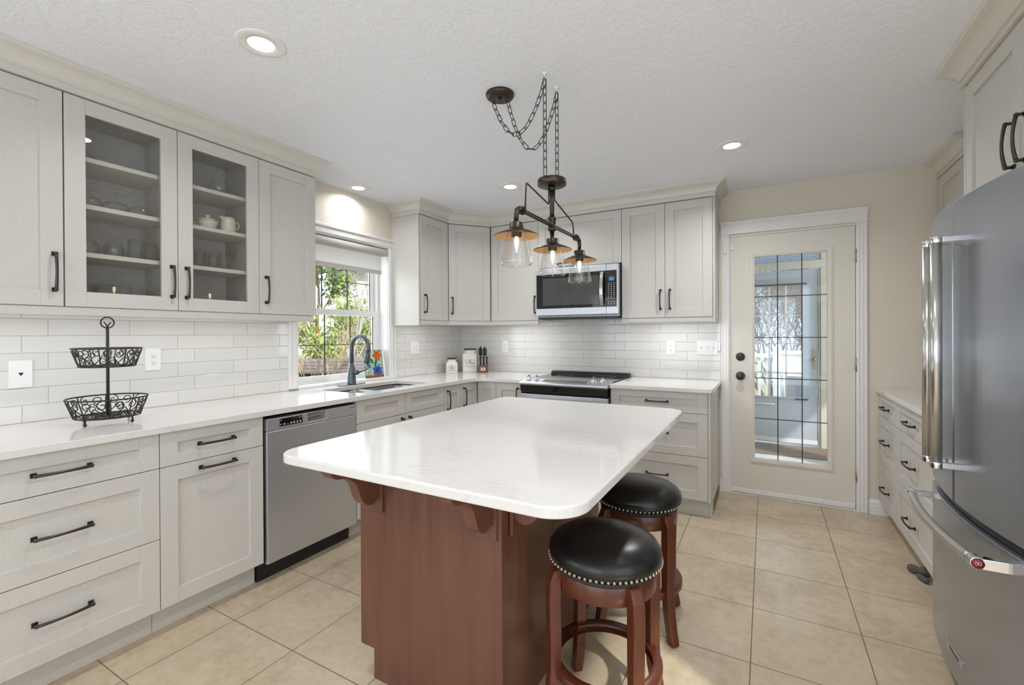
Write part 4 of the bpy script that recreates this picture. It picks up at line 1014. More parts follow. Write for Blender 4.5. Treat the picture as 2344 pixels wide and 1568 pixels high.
dr = bow('freezer_drawer', FY0, FY1, .078, .672, M['steel_fridge'], fr)
bow('drawer_gap', FY0 + .006, FY1 - .006, .674, .703, M['black_plastic'], fr, .667).location.x += .018
for y, d_ in ((FM + .043, dl), (FM - .050, dn)):
    mb = MB(); hx = .524
    mb.tube([(hx, y, .845), (hx, y, 1.622)], .0165, 16)
    h = mb.build('bar_handle', M['steel_handle'], d_)
    for z in (.832, 1.622):
        mb = MB().cyl((hx, y, z - .004), (hx, y, z + .020), .0178, n=20); mb.prism([(hx, y - .010), (hx, y + .010), (bowx(y) + .004, y + .010), (bowx(y) + .004, y - .010)], 'z', z - .002, z + .018)
        mb.build('handle_mount', M['chrome'], h, bevel=.002)
# freezer handle follows the bow
n = 18; hp = [(.512 + .046 * ((y - FM) / .42) ** 2, y, .628) for y in [1.842 + (2.505 - 1.842) * k / n for k in range(n + 1)]]
h = MB().tube(hp, .0145, 16).build('bar_handle', M['steel_handle'], dr)
mb = MB()
mb.box(hp[-1][0] - .004, bowx(2.505) + .004, 2.497, 2.513, .616, .640); mb.cyl((hp[-1][0] - .001, 2.495, .628), (hp[-1][0] + .003, 2.522, .628), .0165, n=20)
mb.build('handle_mount', M['chrome'], h, bevel=.002); mb = MB()
mb.prism([(hp[0][0] + .012, 1.836), (hp[0][0] + .012, 1.822), (bowx(1.822) + .004, 1.822), (bowx(1.822) + .004, 1.848), (hp[0][0] + .02, 1.848)], 'z', .612, .644)
mb.cyl((hp[0][0], 1.862, .628), (hp[0][0] + .002, 1.826, .628), .0175, n=24)
mb.build('handle_mount', M['chrome'], h, bevel=.002)
md = MB().lathe([(.0, -.004), (.0145, -.004), (.0152, -.002), (.0152, .0)], (hp[0][0] + .002, 1.826, .628), 28, axis='y').build('medallion', M['red_enamel'], h)
mb = MB(); c0 = Vector((hp[0][0] + .002, 1.8215, .628))
for s in (-.0036, .0036): mb.tube([c0 + Vector((s + .0032 * math.cos(a), 0, .0042 * math.sin(a))) for a in [2 * PI * k / 10 for k in range(10)]], .0008, 5, closed=True)
mb.build('emblem', M['chrome'], md)
# name plate on the freezer drawer
ny0, ny1, nx = 2.085, 2.230, bowx(2.158) - .003
pn = MB().prism([(nx, ny0), (nx, ny1), (nx + .006, ny1), (nx + .006, ny0)], 'z', .158, .186).build('name_plate', M['steel_handle'], dr, bevel=.001)
text('KitchenAid', .019, Matrix.Translation((nx - .0002, (ny0 + ny1) / 2, .171)) @ Matrix(((0, 0, -1, 0), (-1, 0, 0, 0), (0, 1, 0, 0), (0, 0, 0, 1))), M['ink_dark'], 'lettering', pn)

# cabinet above the fridge, with its side panel
fcab = thing('fridge_cabinet', 'white cabinet with two doors above the refrigerator', 'cabinet', (1.0, 2.2, 1.8), group='white shaker cabinets')
TF = FR(.765)
MB(TF).box(1.70, 2.628, -.58, -.001, 1.80, 2.350).build('body', M['cabinet'], fcab)
MB(TF).box(2.630, 2.650, -.58, .02, 0, 2.350).build('side_panel', M['cabinet'], fcab)
MB(TF).box(1.68, 1.699, -.58, .02, 0, 2.350).build('side_panel', M['cabinet'], fcab)
d = front(TF, 2.152, 2.628, 1.80, 2.347, 'door', fcab, st=.06); pull(TF, 2.193, 1.944, d, True)
d = front(TF, 1.70, 2.152, 1.80, 2.347, 'door', fcab, st=.06); pull(TF, 2.114, 1.944, d, True)
crown([(.745, 1.68), (.745, 2.652), (1.03, 2.652)][::-1], 'crown_moulding', 'large cream crown moulding above the refrigerator cabinet at the right edge', 1.3)
rb = thing('drawer_cabinet', 'white base cabinet with six drawers right of the entry door, beside the refrigerator', 'cabinet', (1.0, 3.4, 0), group='white shaker cabinets')
TR = FR(.725)
MB(TR).box(2.66, 4.10, -.62, -.001, .115, .880).build('body', M['cabinet'], rb)
MB(TR).box(2.66, 4.10, -.072, -.060, 0, .115).build('toe_kick', M['cabinet'], rb)
for u0, u1, st in ((3.60, 4.10, .062), (2.66, 3.60, .075)):
    for (a, b), z, rl in zip(((.720, .880), (.400, .720), (.112, .400)), (.794, .565, .245), (.048, .06, .06)):
        o = front(TR, u0, u1, a, b, 'drawer', rb, st=st, rl=rl); pull(TR, (3.865 if u0 > 3 else 3.275) if True else 0, z, o, False, .15 if u0 > 3 else .16)
tag(slab('worktop', [[(.688, 2.655), (XR - .001, 2.655), (XR - .001, YB - .001), (.688, YB - .001)]], .882, .912, M['quartz'], .003), 'white quartz worktop on the right wall between the entry door and refrigerator', 'worktop', 'white quartz worktops')
ru = thing('wall_cabinet', 'white wall cabinet on the right wall beyond the refrigerator', 'cabinet', (XR, 3.6, UZ0), group='white shaker cabinets')
TRU = FR(1.045)
MB(TRU).box(2.66, 4.10, -.31, -.001, UZ0, UZ1).build('body', M['cabinet'], ru)
d = front(TRU, 3.62, 4.10, UZ0, 2.347, 'door', ru); pull(TRU, 3.66, HZ, d, True)
d = front(TRU, 3.14, 3.62, UZ0, 2.347, 'door', ru); pull(TRU, 3.58, HZ, d, True)
d = front(TRU, 2.66, 3.14, UZ0, 2.347, 'door', ru); pull(TRU, 2.70, HZ, d, True)
crown([(1.03, 3.56), (1.03, YB - .001)][::-1], 'crown_moulding', 'cream crown moulding on the right wall cabinet next to the back wall', 1.2)
# crumpled cloth at the toe kick
mb = MB(); random.seed(5)
mb.tube([(.675, 3.225, .022), (.700, 3.205, .026), (.730, 3.180, .022)], [.020, .026, .018], 9)
mb.tube([(.715, 3.185, .03), (.735, 3.160, .042), (.750, 3.135, .03)], [.020, .028, .02], 9); mb.tube([(.705, 3.165, .015), (.715, 3.115, .018), (.735, 3.085, .014)], [.014, .018, .012], 8)
o = mb.build('crumpled_cloth', M['cloth_dark'], loc=(.74, 3.18, 0), subsurf=1)
tag(o, 'small crumpled dark grey cloth on the floor by the refrigerator toe kick', 'cloth')

# ================================================================== WORKTOP ITEMS
bs = thing('wire_basket_stand', 'black wrought iron two tier basket stand on the left worktop', 'basket stand', (-2.60, .905, CT1))
BXc, BYc = -2.60, .905
def spiral(c, r, a0, turns, n=16, sgn=1): return [(c[0] + r * (1 - .75 * k / n) * math.cos(a0 + sgn * 2 * PI * turns * k / n), c[1] + r * (1 - .75 * k / n) * math.sin(a0 + sgn * 2 * PI * turns * k / n)) for k in range(n + 1)]
def basket(rt_, rb_, zt, zb, ph):
    mb = MB()
    def onwall(s, q, off=0):    # s angle, q 0..1 height
        r = rb_ + (rt_ - rb_) * q + off; return (BXc + r * math.cos(s), BYc + r * math.sin(s), zb + (zt - zb) * q)
    for r, z, th in ((rt_, zt, .0034), (rb_, zb, .0034)): mb.tube([(BXc + r * math.cos(2 * PI * k / 40), BYc + r * math.sin(2 * PI * k / 40), z) for k in range(40)], th, 6, closed=True)
    N = 8
    for k in range(N):
        a = ph + 2 * PI * k / N; da = 2 * PI / N
        mb.tube([onwall(a, 0), onwall(a + .02, .5), onwall(a, 1)], .0024, 6)
        for sg_ in (1, -1):
            mb.tube([onwall(a + da * .5 + sg_ * da * .5 * (1 - .95 * j / 10), (j / 10) ** 1.4 * .55) for j in range(11)], .0022, 5)
        sp = spiral((0, 0), 1, -PI / 2, 1.15, 16, 1 if k % 2 else -1)
        mb.tube([onwall(a + da * .27 + u * da * .21, .72 + v * .24) for u, v in sp], .0022, 5)
        mb.tube([onwall(a + da * .75 + u * da * .19, .70 - v * .26) for u, v in sp], .0022, 5)
        mb.tube([onwall(a + da * .5 + u * da * .18, .25 + v * .2) for u, v in sp], .0020, 5)
    for k in range(4):
        a = ph + PI * k / 4; mb.tube([(BXc + rb_ * math.cos(a), BYc + rb_ * math.sin(a), zb), (BXc - rb_ * math.cos(a), BYc - rb_ * math.sin(a), zb)], .0022, 5)
    for r in (rb_ * .4, rb_ * .7): mb.tube([(BXc + r * math.cos(2 * PI * k / 24), BYc + r * math.sin(2 * PI * k / 24), zb) for k in range(24)], .0022, 5, closed=True)
    return mb.build('basket', M['iron'], bs)
basket(.122, .098, 1.252, 1.172, .2); basket(.142, .115, 1.030, .948, .5)
MB().tube([(BXc, BYc, .945), (BXc, BYc, 1.345)], .0062, 10).build('pole', M['iron'], bs)
mb = MB().tube([(BXc, BYc + .024 * math.cos(a), 1.368 + .024 * math.sin(a)) for a in [2 * PI * k / 22 for k in range(22)]], .003, 6, closed=True)
for s in (-1, 1): mb.tube([(BXc, BYc, 1.345), (BXc, BYc + s * .004, 1.358), (BXc, BYc + s * .013, 1.372)], [.003, .0028, .0022], 6)
mb.build('finial', M['iron'], bs)
mb = MB()
for k in range(4):
    a = .5 + PI / 2 * k; mb.tube([(BXc + .108 * math.cos(a), BYc + .108 * math.sin(a), .950), (BXc + .112 * math.cos(a), BYc + .112 * math.sin(a), .930), (BXc + .110 * math.cos(a), BYc + .110 * math.sin(a), .9245)], [.004, .004, .0065], 8); mb.ball((BXc + .110 * math.cos(a), BYc + .110 * math.sin(a), .9245), .0070, 8)
mb.build('feet', M['iron'], bs)

def canister(label, loc, w, h, htot, words_, rz=math.radians(37)):
    t = thing('canister', label, 'canister', loc, rz, 'white ceramic canisters', local=True)
    mb = MB(); a = w / 2
    def rr(s, z, r): return [(x, y, z) for x, y in fillet([(-s, -s), (s, -s), (s, s), (-s, s)], r, 5)]
    nk = a * .74
    mb.ring_loft([rr(a * .98, 0, .012), rr(a, .006, .014), rr(a, h - .012, .014), rr(a * .94, h - .002, .02), rr(nk, h + .006, nk * .6), rr(nk * .95, h + .014, nk * .6), rr(nk, h + .022, nk * .6), rr(nk, h + .028, nk * .6)])
    b_ = mb.build('jar', M['ceramic'], t)
    l_ = MB().ring_loft([rr(nk * 1.02, h + .0285, nk * .6), rr(nk * 1.04, htot - .012, nk * .6)]).build('lid', M['ceramic'], t)
    MB().ring_loft([rr(nk * 1.07, htot - .0115, nk * .6), rr(nk * 1.07, htot, nk * .6)]).build('lid_band', M['dark_slot'], l_)
    F = Matrix.Rotation(PI / 2, 4, 'X')
    for s, size, z in words_:
        text(s, size, Matrix.Translation((0, -a - .0003, z)) @ F, M['ink'], 'lettering', b_)
    mb = MB(); zc = words_[0][2]
    for dz, bend in ((.034, .008), (.018, -.003), (-.022, -.006)):
        k_ = w / .155
        mb.tube([(x * k_, -a - .0005, zc + dz * k_ + bend * k_ * (1 - (x / .055) ** 2)) for x in [-.055 + .011 * i for i in range(11)]], .0016 * k_, 5)
    mb.prism([(-.010 * w / .155, zc + .02 * w / .155), (.010 * w / .155, zc + .02 * w / .155), (0, zc + .042 * w / .155)], 'y', -a - .0009, -a - .0001)
    mb.build('print', M['ink'], b_)
    return t
canister('small white ceramic tea canister with a dark lid band in the corner', (-2.800, 3.755, CT1), .118, .108, .150, [('TEA', .030, .045)])
canister('large white ceramic coffee canister behind the small one in the corner', (-2.700, 3.935, CT1), .155, .195, .240, [('COFFEE', .026, .085)])
kb = thing('knife_block', 'dark wood knife block full of black handled knives right of the canisters', 'knife block', (-2.525, 3.915, CT1), math.radians(33), local=True)
blk = MB().box(-.052, .052, -.045, .05, 0, .078).build('block_base', M['block_wood'], kb, bevel=.003)
MB().box(-.050, .050, -.010, .05, .078, .165).build('block_back', M['block_wood'], kb, bevel=.002)
lb_ = MB().box(-.022, .022, -.0465, -.045, .022, .052).build('label_plate', M['label_pink'], blk, bevel=.0006)
MB().lathe([(.012, -.0472), (.0, -.0472)], (0, 0, .037), 16, axis='y')
mb = MB().ball((0, -.0466, .037), .010, 12, (1.1, .06, .55)); mb.build('label_mark', M['ink'], lb_)
for i in range(6):
    x = -.041 + .0164 * i
    MB().box(x - .005, x + .005, -.034, -.016, .078, .150).tube([(x, -.025, .15), (x, -.025, .168)], [.006, .0075], 8).build('steak_knife', M['black_plastic'] if i % 2 else M['steel_dark'], kb, bevel=.001)
for i, (x, y, h) in enumerate(((-.034, .012, .245), (-.012, .02, .235), (.010, .02, .25), (.032, .012, .238), (-.022, .036, .262), (.018, .038, .258))):
    mb = MB().tube([(x, y, .160), (x, y, .17), (x, y - .002, .20), (x, y + .002, h - .01), (x, y - .003, h)], [.006, .009, .0075, .010, .007], 8); k = mb.build('knife', M['black_plastic'], kb)
    MB().cyl((x, y, .166), (x, y, .172), .0098, n=10).ball((x, y - .009, .215), .0022, 6).build('bolster', M['chrome'], k)

# ================================================================== GLASSWARE IN THE GLASS-DOOR CABINET
def wine(inv, r, hb, hs, rb_=.033, cone=False):
    """profile of a stemmed glass; total height hb+hs"""
    H = hb + hs
    if cone: p = [(rb_, 0), (rb_, .003), (.004, .007), (.0035, hs), (.006, hs + .004), (r, H), (r - .0015, H), (.004, hs + .008)]
    else: p = [(rb_, 0), (rb_, .003), (.005, .008), (.0035, .02), (.004, hs - .004), (.012, hs + .004), (r * .8, hs + hb * .28), (r, hs + hb * .55), (r * .86, H), (r * .86 - .0015, H), (r - .0018, hs + hb * .55), (r * .78, hs + hb * .3), (.006, hs + .008)]
    return [(a, H - z) for a, z in p] if inv else p
def tumbler(inv, r0, r1, h):
    p = [(.0, 0), (r0, 0), (r1, h), (r1 - .002, h), (r0 - .003, .008), (.0, .008)]
    return [(a, h - z) for a, z in p] if inv else p
KN = {}
def ware(kind, prof, nm, part, pos, label, cat, grp):
    if kind not in KN:
        o = MB().lathe(prof, (0, 0, 0), 28, caps=False); o = o.build(nm, M['ware']); o.location = pos; KN[kind] = o
    else:
        o = KN[kind].copy(); COL.objects.link(o); o.location = pos
    return tag(o, label, cat, grp)
gz = UZ0 + .0185; A_, B_, C_ = [z + .0005 for z in SH]
xi = -2.70
G = 'glassware in the glass door cabinet'
ware('martini', wine(True, .052, .06, .10, .034, True), 'martini_glass', 0, (xi, .862, A_), 'upturned martini glass on the top shelf behind the left glass door', 'glass', G)
ware('martini', None, '', 0, (xi - .12, .835, A_), 'second martini glass at the back of the top shelf, left glass door', 'glass', G)
for y, x, l in ((.875, xi, 'leftmost'), (.975, xi, 'middle'), (1.075, xi, 'right hand')): ware('goblet', wine(True, .05, .055, .065, .036), 'stemmed_glass', 0, (x, y, B_), l + ' upturned short stemmed glass on the second shelf, left glass door', 'glass', G)
for y, x, l in ((.925, xi - .12, 'left'), (1.025, xi - .12, 'right')): ware('goblet', None, '', 0, (x, y, B_), l + ' one of the stemmed glasses at the back of the second shelf, left glass door', 'glass', G)
for y, x, l in ((.870, xi, 'left'), (.965, xi, 'right')): ware('wine', wine(True, .04, .085, .085, .034), 'wine_glass', 0, (x, y, C_), l + ' upturned tall wine glass on the third shelf, left glass door', 'glass', G)
for y, x, l in ((.915, xi - .11, 'left'), (1.01, xi - .11, 'right')): ware('wine', None, '', 0, (x, y, C_), l + ' wine glass at the back of the third shelf, left glass door', 'glass', G)
ware('tumb', tumbler(True, .034, .04, .095), 'tumbler', 0, (xi, 1.055, C_), 'upturned tumbler on the third shelf right of the wine glasses', 'glass', G)
ware('tumb', None, '', 0, (xi - .05, 1.13, C_), 'tumbler at the right end of the third shelf, left glass door', 'glass', G)
for y, x, l in ((.86, xi, 'leftmost'), (.925, xi + .02, 'second'), (1.0, xi, 'third'), (.885, xi - .1, 'back left'), (.965, xi - .1, 'back right')):
    ware('tumb', None, '', 0, (x, y, gz), l + ' upturned tumbler on the cabinet floor behind the left glass door', 'glass', G)
for y, l in ((1.065, 'left'), (1.135, 'right')): ware('dish', [(.0, 0), (.03, 0), (.036, .018), (.034, .018), (.028, .003), (0, .003)], 'glass_dish', 0, (xi, y, gz), l + ' shallow glass dish on the cabinet floor, left glass door', 'dish', G)
# right glass door
o = MB().lathe([(.0, 0), (.036, 0), (.05, .02), (.052, .045), (.035, .075), (.018, .092), (.020, .115), (.024, .125), (.022, .125), (.017, .11), (.015, .092), (.033, .073), (.049, .045), (.046, .02), (.033, .004), (0, .004)], (0, 0, 0), 28, caps=False)
ja = thing('glass_jug', 'clear glass jug on the top shelf behind the right glass door', 'jug', (xi, 1.445, A_), 0, G, local=True)
o.build('jug_body', M['ware'], ja); MB().tube([(0, .020, .112), (0, .045, .105), (0, .062, .075), (0, .052, .045)], .004, 8).build('jug_handle', M['ware'], ja)
MB().ball((0, 0, .138), .014, 12).build('stopper', M['ware'], ja)
ware('plate', [(0, 0), (.05, 0), (.085, .012), (.083, .012), (.05, .003), (0, .003)], 'glass_plate', 0, (xi - .03, 1.315, A_), 'flat glass plate at the left of the top shelf, right glass door', 'plate', G)
sb = thing('sugar_bowl', 'cream china sugar bowl with a lid on the second shelf, right glass door', 'bowl', (xi + .02, 1.372, B_), 0, 'cream china in the cabinet', local=True)
MB().lathe([(.0, 0), (.034, 0), (.038, .006), (.048, .03), (.050, .040), (.0, .040)], (0, 0, 0), 32).build('bowl', M['china'], sb)
l_ = MB().lathe([(.054, .040), (.053, .044), (.03, .054), (.008, .058), (.007, .062), (.014, .068), (.012, .074), (.0, .076)], (0, 0, 0), 32).build('lid', M['china'], sb)
cj = thing('cream_jug', 'cream china milk jug with a curled handle on the second shelf, right glass door', 'jug', (xi + .02, 1.482, B_), 0, 'cream china in the cabinet', local=True)
MB().lathe([(.0, 0), (.036, 0), (.038, .004), (.040, .04), (.036, .065), (.034, .082), (.032, .082), (.034, .064), (.037, .04), (.034, .006), (0, .005)], (0, 0, 0), 32, caps=False).build('jug_body', M['china'], cj)
MB().prism([(-.030, .060), (-.050, .080), (-.050, .083), (-.030, .083)], 'x', -.011, .011).build('spout', M['china'], cj, bevel=.004)
MB().tube([(0, .034, .058), (0, .050, .066), (0, .062, .052), (0, .058, .034), (0, .046, .022), (0, .036, .018)], .0042, 8).build('handle', M['china'], cj)
for y, x, l in ((1.275, xi, 'leftmost'), (1.345, xi, 'second'), (1.41, xi + .01, 'third'), (1.475, xi, 'rightmost'), (1.38, xi - .09, 'back left'), (1.45, xi - .09, 'back right')):
    ware('cup', tumbler(False, .026, .030, .085), 'small_tumbler', 0, (x, y, C_), l + ' small clear tumbler on the third shelf, right glass door', 'glass', G)
for y, l in ((1.265, 'left'), (1.365, 'middle'), (1.475, 'right')):
    ware('bowlg', [(.0, 0), (.05, 0), (.052, .004), (.045, .02), (.03, .034), (.0, .038), (0, .035), (.03, .031), (.043, .018), (.048, .003), (.0, .003)], 'glass_bowl', 0, (xi + .015, y, gz), l + ' upturned glass bowl on the cabinet floor, right glass door', 'bowl', G)

# ================================================================== OUTDOORS
def ray_pt(px, depth, z=None):
    a = (px - 1172) / F_PX; p = fwd.normalized() * depth + rt0 * (a * depth)
    return Vector((p.x, p.y, 0))
GZ = -.62
g = MB().box(-40, 30, YB + .3, 45, GZ - .3, GZ).box(-40, XL - .3, -15, YB + .3, GZ - .3, GZ)
tag(g.build('lawn', M['grass']), 'dry lawn outside the windows', 'ground', kind='structure')
def branches(rnd, base, d, L, r, depth, out, spread=.55, up=.15):
    p = Vector(base); pts = [p.copy()]; rad = [r]; dd = Vector(d).normalized(); n = 4
    for i in range(n):
        dd = (dd + Vector((rnd.uniform(-1, 1), rnd.uniform(-1, 1), rnd.uniform(-.6, 1))) * .16).normalized()
        p = p + dd * (L / n); pts.append(p.copy()); rad.append(r * (1 - .55 * (i + 1) / n))
    out.append((pts, rad, depth))
    if depth > 0:
        for k in range(rnd.choice((2, 3, 3))):
            s = rnd.uniform(.35, 1); q = pts[min(n, int(s * n + .5))]
            nd = (dd + Vector((rnd.uniform(-1, 1), rnd.uniform(-1, 1), rnd.uniform(-.5, 1))) * spread + Vector((0, 0, up))).normalized()
            branches(rnd, q, nd, L * rnd.uniform(.58, .8), r * .5, depth - 1, out, spread, up)
def tree(name, label, cat, base, h, seed, bark, leaf=None, n_leaf=0, leaf_size=.06, depth=4, r=.09, trunks=1, crown_=None, spread=.55, twig=None):
    rnd = random.Random(seed); base = Vector(base); t = thing(name, label, cat, base, 0, 'trees and shrubs outside')
    out = []
    for k in range(trunks):
        off = Vector((rnd.uniform(-.25, .25), rnd.uniform(-.25, .25), 0)) * (0 if trunks == 1 else 1)
        branches(rnd, base + off, (rnd.uniform(-.15, .15) if trunks == 1 else off.x * 1.2, rnd.uniform(-.1, .1) if trunks == 1 else off.y * 1.2, 1), h * .42, r, depth, out, spread)
    mb = MB()
    for pts, rad, dp in out: mb.tube(pts, [max(x, .004) for x in rad], 6 if dp > depth - 2 else 4, caps=False)
    mb.build('branches', bark, t)
    if leaf:
        mb = MB(); tips = [p for pts, rad, dp in out if dp <= 2 for p in pts[2:]]
        for k in range(n_leaf):
            if crown_:
                cx_, cy_, cz_, rx, rz = crown_
                while True:
                    v = Vector((rnd.uniform(-1, 1), rnd.uniform(-1, 1), rnd.uniform(-1, 1)))
                    if .25 < v.length < 1: break
                p = base + Vector((cx_ + v.x * rx, cy_ + v.y * rx, cz_ + v.z * rz))
                p += Vector((math.sin(p.z * 7 + p.x * 5), math.cos(p.z * 6 + p.y * 4), math.sin(p.x * 8))) * .12
            else:
                q = rnd.choice(tips); p = q + Vector((rnd.gauss(0, .14), rnd.gauss(0, .14), rnd.gauss(0, .12)))
            a, b = Vector((rnd.uniform(-1, 1), rnd.uniform(-1, 1), rnd.uniform(-1, 1))).normalized(), Vector((rnd.uniform(-1, 1), rnd.uniform(-1, 1), rnd.uniform(-1, 1)))
            b = (b - a * b.dot(a)).normalized(); s_ = leaf_size * rnd.uniform(.6, 1.3)
            mb.f([mb.v(p + a * s_), mb.v(p + b * s_ * .45), mb.v(p - a * s_), mb.v(p - b * s_ * .45)])
        mb.build('foliage', leaf, t)
    return t
def gp(px, d): q = ray_pt(px, d); return (q.x, q.y, GZ)
tree('evergreen_tree', 'leafy green tree seen through the upper sash of the sink window', 'tree', gp(752, 12.5), 5.0, 3, M['bark_dark'], M['leaf_green'], 5200, .09, 5, .10, 2)
tree('green_shrub', 'low yellow green shrub seen left through the sink window', 'shrub', gp(716, 9.0), 2.4, 5, M['bark_dark'], M['leaf_yellow'], 2600, .06, 4, .04, 4)
tree('green_shrub', 'darker green shrub behind the faucet seen through the sink window', 'shrub', gp(838, 11.0), 3.0, 8, M['bark_dark'], M['leaf_yellow'], 2400, .06, 4, .04, 4)
tree('bare_tree', 'pale leaning bare tree seen through the sink window', 'tree', gp(802, 8.6), 4.2, 21, M['bark'], M['leaf_orange'], 26, .05, 5, .07, 1)
tree('bare_shrub', 'tan bare stems at the left edge of the sink window', 'shrub', gp(686, 5.6), 2.4, 31, M['twig'], M['leaf_orange'], 10, .05, 4, .03, 5)
tree('bare_shrub', 'tangled tan brush over the shed outside the sink window', 'shrub', gp(812, 7.7), 1.5, 44, M['twig'], None, 0, .05, 5, .02, 6, spread=1.1)
tree('bare_shrub', 'dense dry brush beside the shed outside the sink window', 'shrub', gp(856, 8.2), 1.5, 47, M['twig'], None, 0, .05, 5, .02, 6, spread=1.1)
tree('evergreen_tree', 'tall dark green tree far behind the shrubs outside the sink window', 'tree', gp(660, 17), 7.0, 52, M['bark_dark'], M['leaf_green'], 5200, .16, 5, .15, 2)
# garden shed
c = ray_pt(775, 6.6); sh_ = thing('garden_shed', 'low dark brown wooden shed with a ribbed roof outside the sink window', 'shed', (c.x, c.y, GZ), math.radians(36), local=True)
MB().box(-.50, .62, -.3, .5, 0, 1.44).build('wall', M['shed_wood'], sh_)
mb = MB()
for k in range(4):
    y0, z0_ = -.36 + .10 * k, 1.40 + .040 * k
    mb.prism([(y0, z0_), (y0, z0_ + .028), (y0 + .14, z0_ + .062), (y0 + .14, z0_ + .03)], 'x', -.56, .68)
mb.build('roof', plain('weathered_shed_roof', rgb(126, 108, 108), .7), sh_)
c = ray_pt(860, 22); hs = thing('neighbour_house', 'pale house wall beyond the trees outside the sink window', 'house', (c.x, c.y, GZ), math.radians(32), local=True)
MB().box(-2.2, 3.2, 0, 4, 0, 5.0).build('wall', M['siding'], hs); MB().prism([(-.5, 5), (2, 6.6), (4.5, 5)], 'x', -2.6, 3.6).build('roof', M['shed_wood'], hs)

# ---- porch beyond the entry door
PY = 6.19
mb = MB().box(-2.2, 2.2, YB + .14, PY + .12, -.10, -.005); struct(mb, 'porch_floor', M['porch_floor'])
mb = MB().box(-2.2, -.32, PY, PY + .10, 0, 2.6).box(.55, 2.2, PY, PY + .10, 0, 2.6).box(-.32, .55, PY, PY + .10, 2.05, 2.13).box(-.32, .55, PY, PY + .10, 2.32, 2.6)
struct(mb, 'wall_porch_far', M['porch_wall'])
struct(MB().box(-2.3, -2.2, YB + .14, PY + .1, 0, 2.6), 'wall_porch_left', M['porch_wall'])
mb = MB().box(2.2, 2.3, YB + .14, PY + .1, 0, .9).box(2.2, 2.3, YB + .14, PY + .1, 2.3, 2.6).box(2.2, 2.3, YB + .14, 4.6, .9, 2.3).box(2.2, 2.3, 6.0, PY + .1, .9, 2.3)
struct(mb, 'wall_porch_right', M['porch_wall'])
struct(MB().box(-2.3, 2.3, YB + .14, PY + .2, 2.6, 2.7), 'ceiling_porch', M['porch_wall'])
tag(MB().box(-.32, .55, PY + .04, PY + .05, 2.13, 2.32).build('window_4', M['frosted']), kind='structure')
mb = MB().box(-.40, -.30, PY - .02, PY + .02, 0, 2.04).box(.525, .545, PY - .012, PY + .02, 0, 2.04).box(.545, .61, PY - .025, PY + .02, 0, 2.04).box(-.40, .61, PY - .025, PY + .02, 2.0401, 2.13)
struct(mb, 'trim_5', M['porch_wall'], bevel=.003)
d2 = thing('door_2', 'blue grey half glass door on the far side of the porch', 'door', (.11, PY, 0), kind='structure')
wx0, wx1, wz0, wz1 = -.135, .370, .555, 1.858
mb = MB().box(-.30, wx0, PY + .0, PY + .045, .02, 2.032).box(wx1, .522, PY + .0, PY + .045, .02, 2.032).box(wx0, wx1, PY, PY + .045, .02, wz0).box(wx0, wx1, PY, PY + .045, wz1, 2.032)
mb.build('slab', M['blue_door'], d2)
mb = MB(); ringframe(mb, wx0 - .02, wx1 + .02, wz0 - .02, wz1 + .02, .022, PY - .008, PY + .01); mb.build('glass_frame', M['blue_door'], d2, bevel=.002)
MB().box(wx0, wx1, PY + .02, PY + .024, wz0, wz1).build('pane', M['pane'], d2)
mb = MB()
for x in (.041, .212): mb.box(x - .009, x + .009, PY + .026, PY + .036, wz0, wz1)
for z in (1.509, 1.178, .836): mb.box(wx0, wx1, PY + .026, PY + .036, z - .008, z + .008)
mb.build('grille', M['deck'], d2)
mb = MB().box(wx0 - .03, wx1 + .045, PY - .018, PY - .010, wz1 + .004, wz1 + .016); mb.build('blind_rail', M['caming'], d2)
MB().box(.30, wx1 + .055, PY - .018, PY - .010, wz0 - .022, wz0 - .008).build('blind_bracket', M['caming'], d2)
MB().tube([(-.28, PY - .03, .47), (.06, PY - .03, .47), (.09, PY - .005, .465)], .008, 8).build('pull_bar', M['white_plastic'], d2)
MB().prism([(.484, .89), (.500, .905), (.500, 1.105), (.484, 1.125), (.468, 1.105), (.468, .905)], 'y', PY - .006, PY).ball((.484, PY - .02, 1.0), .018, 12).build('handle_plate', M['hinge'], d2)
MB().box(-.29, .515, PY - .008, PY, .03, .075).build('door_sweep', M['white_plastic'], d2)
tag(MB().box(-.6, .66, 5.62, 6.14, -.005, .006).build('door_mat', M['mat_brown'], loc=(0, 5.9, 0)), 'brown mat on the porch floor before the blue grey door', 'mat')
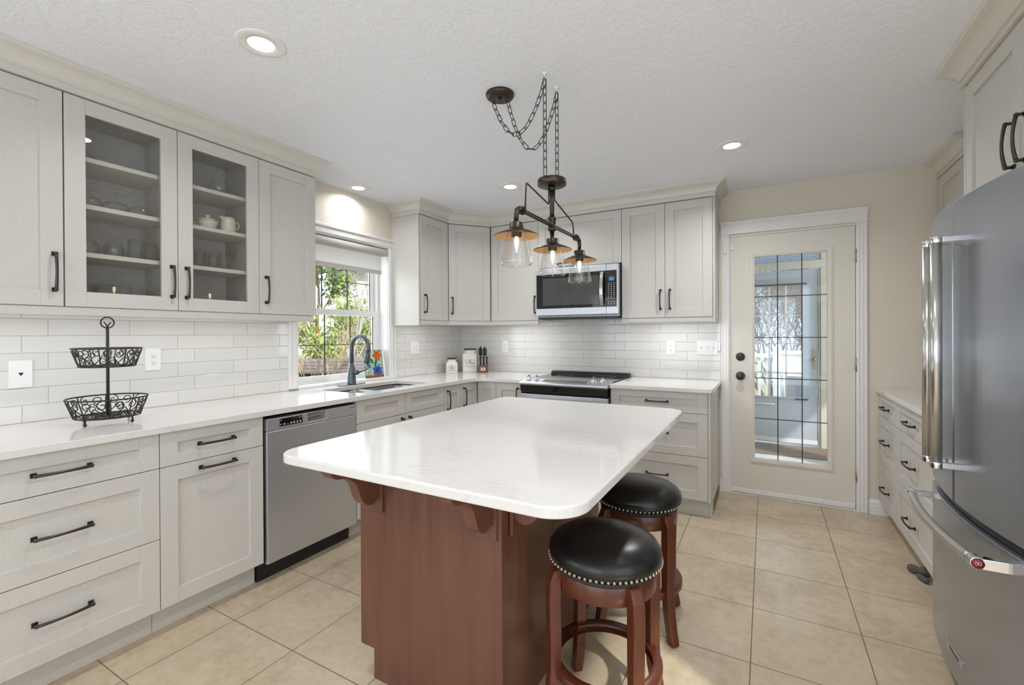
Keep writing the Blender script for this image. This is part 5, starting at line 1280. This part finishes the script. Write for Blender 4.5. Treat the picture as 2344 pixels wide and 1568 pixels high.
# deck with railing
dk = thing('deck', 'white painted deck beyond the porch door', 'deck', (0, 8, 0))
MB().box(-3, 4, PY + .12, 9.5, -.14, -.025).build('deck_boards', M['porch_floor'], dk)
ra = thing('deck_railing', 'white wooden railing on the deck seen through the door glass', 'railing', (-.6, 8.0, 0))
MB().box(-2.6, .16, 7.94, 8.04, .93, .99).build('top_rail', M['deck'], ra); MB().box(-2.6, .16, 7.96, 8.02, .06, .12).build('bottom_rail', M['deck'], ra)
for k in range(24):
    x = -2.5 + k * .115
    if x < .1: MB().box(x - .022, x + .022, 7.97, 8.01, .12, .93).build('baluster', M['deck'], ra)
MB().box(.10, .20, 7.92, 8.06, -.02, 1.10).build('post', M['deck'], ra)
fn = thing('garden_fence', 'cream board fence behind the deck seen through the door glass', 'fence', (1.8, 9.2, 0))
MB().box(.2, 4.0, 9.2, 9.24, -.02, .94).build('boards', M['fence'], fn); MB().box(.18, 4.0, 9.17, 9.27, .94, 1.0).build('cap_rail', M['deck'], fn)
pc = thing('patio_chair', 'white patio chair with grey sling on the deck behind the porch door', 'chair', (.34, 7.0, -.02), math.radians(200))
pc.rotation_euler.z = 0
def PCm(): return MB()
X, Y_ = .46, 7.15
MB().box(X - .24, X + .24, Y_ - .22, Y_ + .22, .37, .40).build('seat', M['chair_cushion'], pc)
MB().prism([(Y_ + .20, .38), (Y_ + .23, .38), (Y_ + .31, .70), (Y_ + .28, .70)], 'x', X - .22, X + .22).build('backrest', M['chair_cushion'], pc)
for s in (-1, 1):
    x = X + s * .26
    MB().tube([(x, Y_ - .24, -.02), (x, Y_ - .25, .30), (x, Y_ - .22, .50), (x, Y_ - .12, .58), (x, Y_ + .10, .60), (x, Y_ + .27, .60)], .018, 8).build('arm', M['patio_chair'], pc)
    MB().tube([(x, Y_ + .36, -.02), (x, Y_ + .22, .42), (x, Y_ + .30, .72)], .016, 8).build('leg', M['patio_chair'], pc)
tree('bare_tree', 'bare grey tree behind the cream fence seen through the door glass', 'tree', (1.4, 15.5, GZ), 5.0, 69, M['bark'], None, 0, .05, 6, .06, 2, spread=.8)
tree('dry_hedge', 'dry tan hedge behind the deck railing', 'hedge', (.35, 11.2, GZ), 3.6, 91, M['bark_dark'], None, 0, .05, 6, .04, 12, spread=1.1)
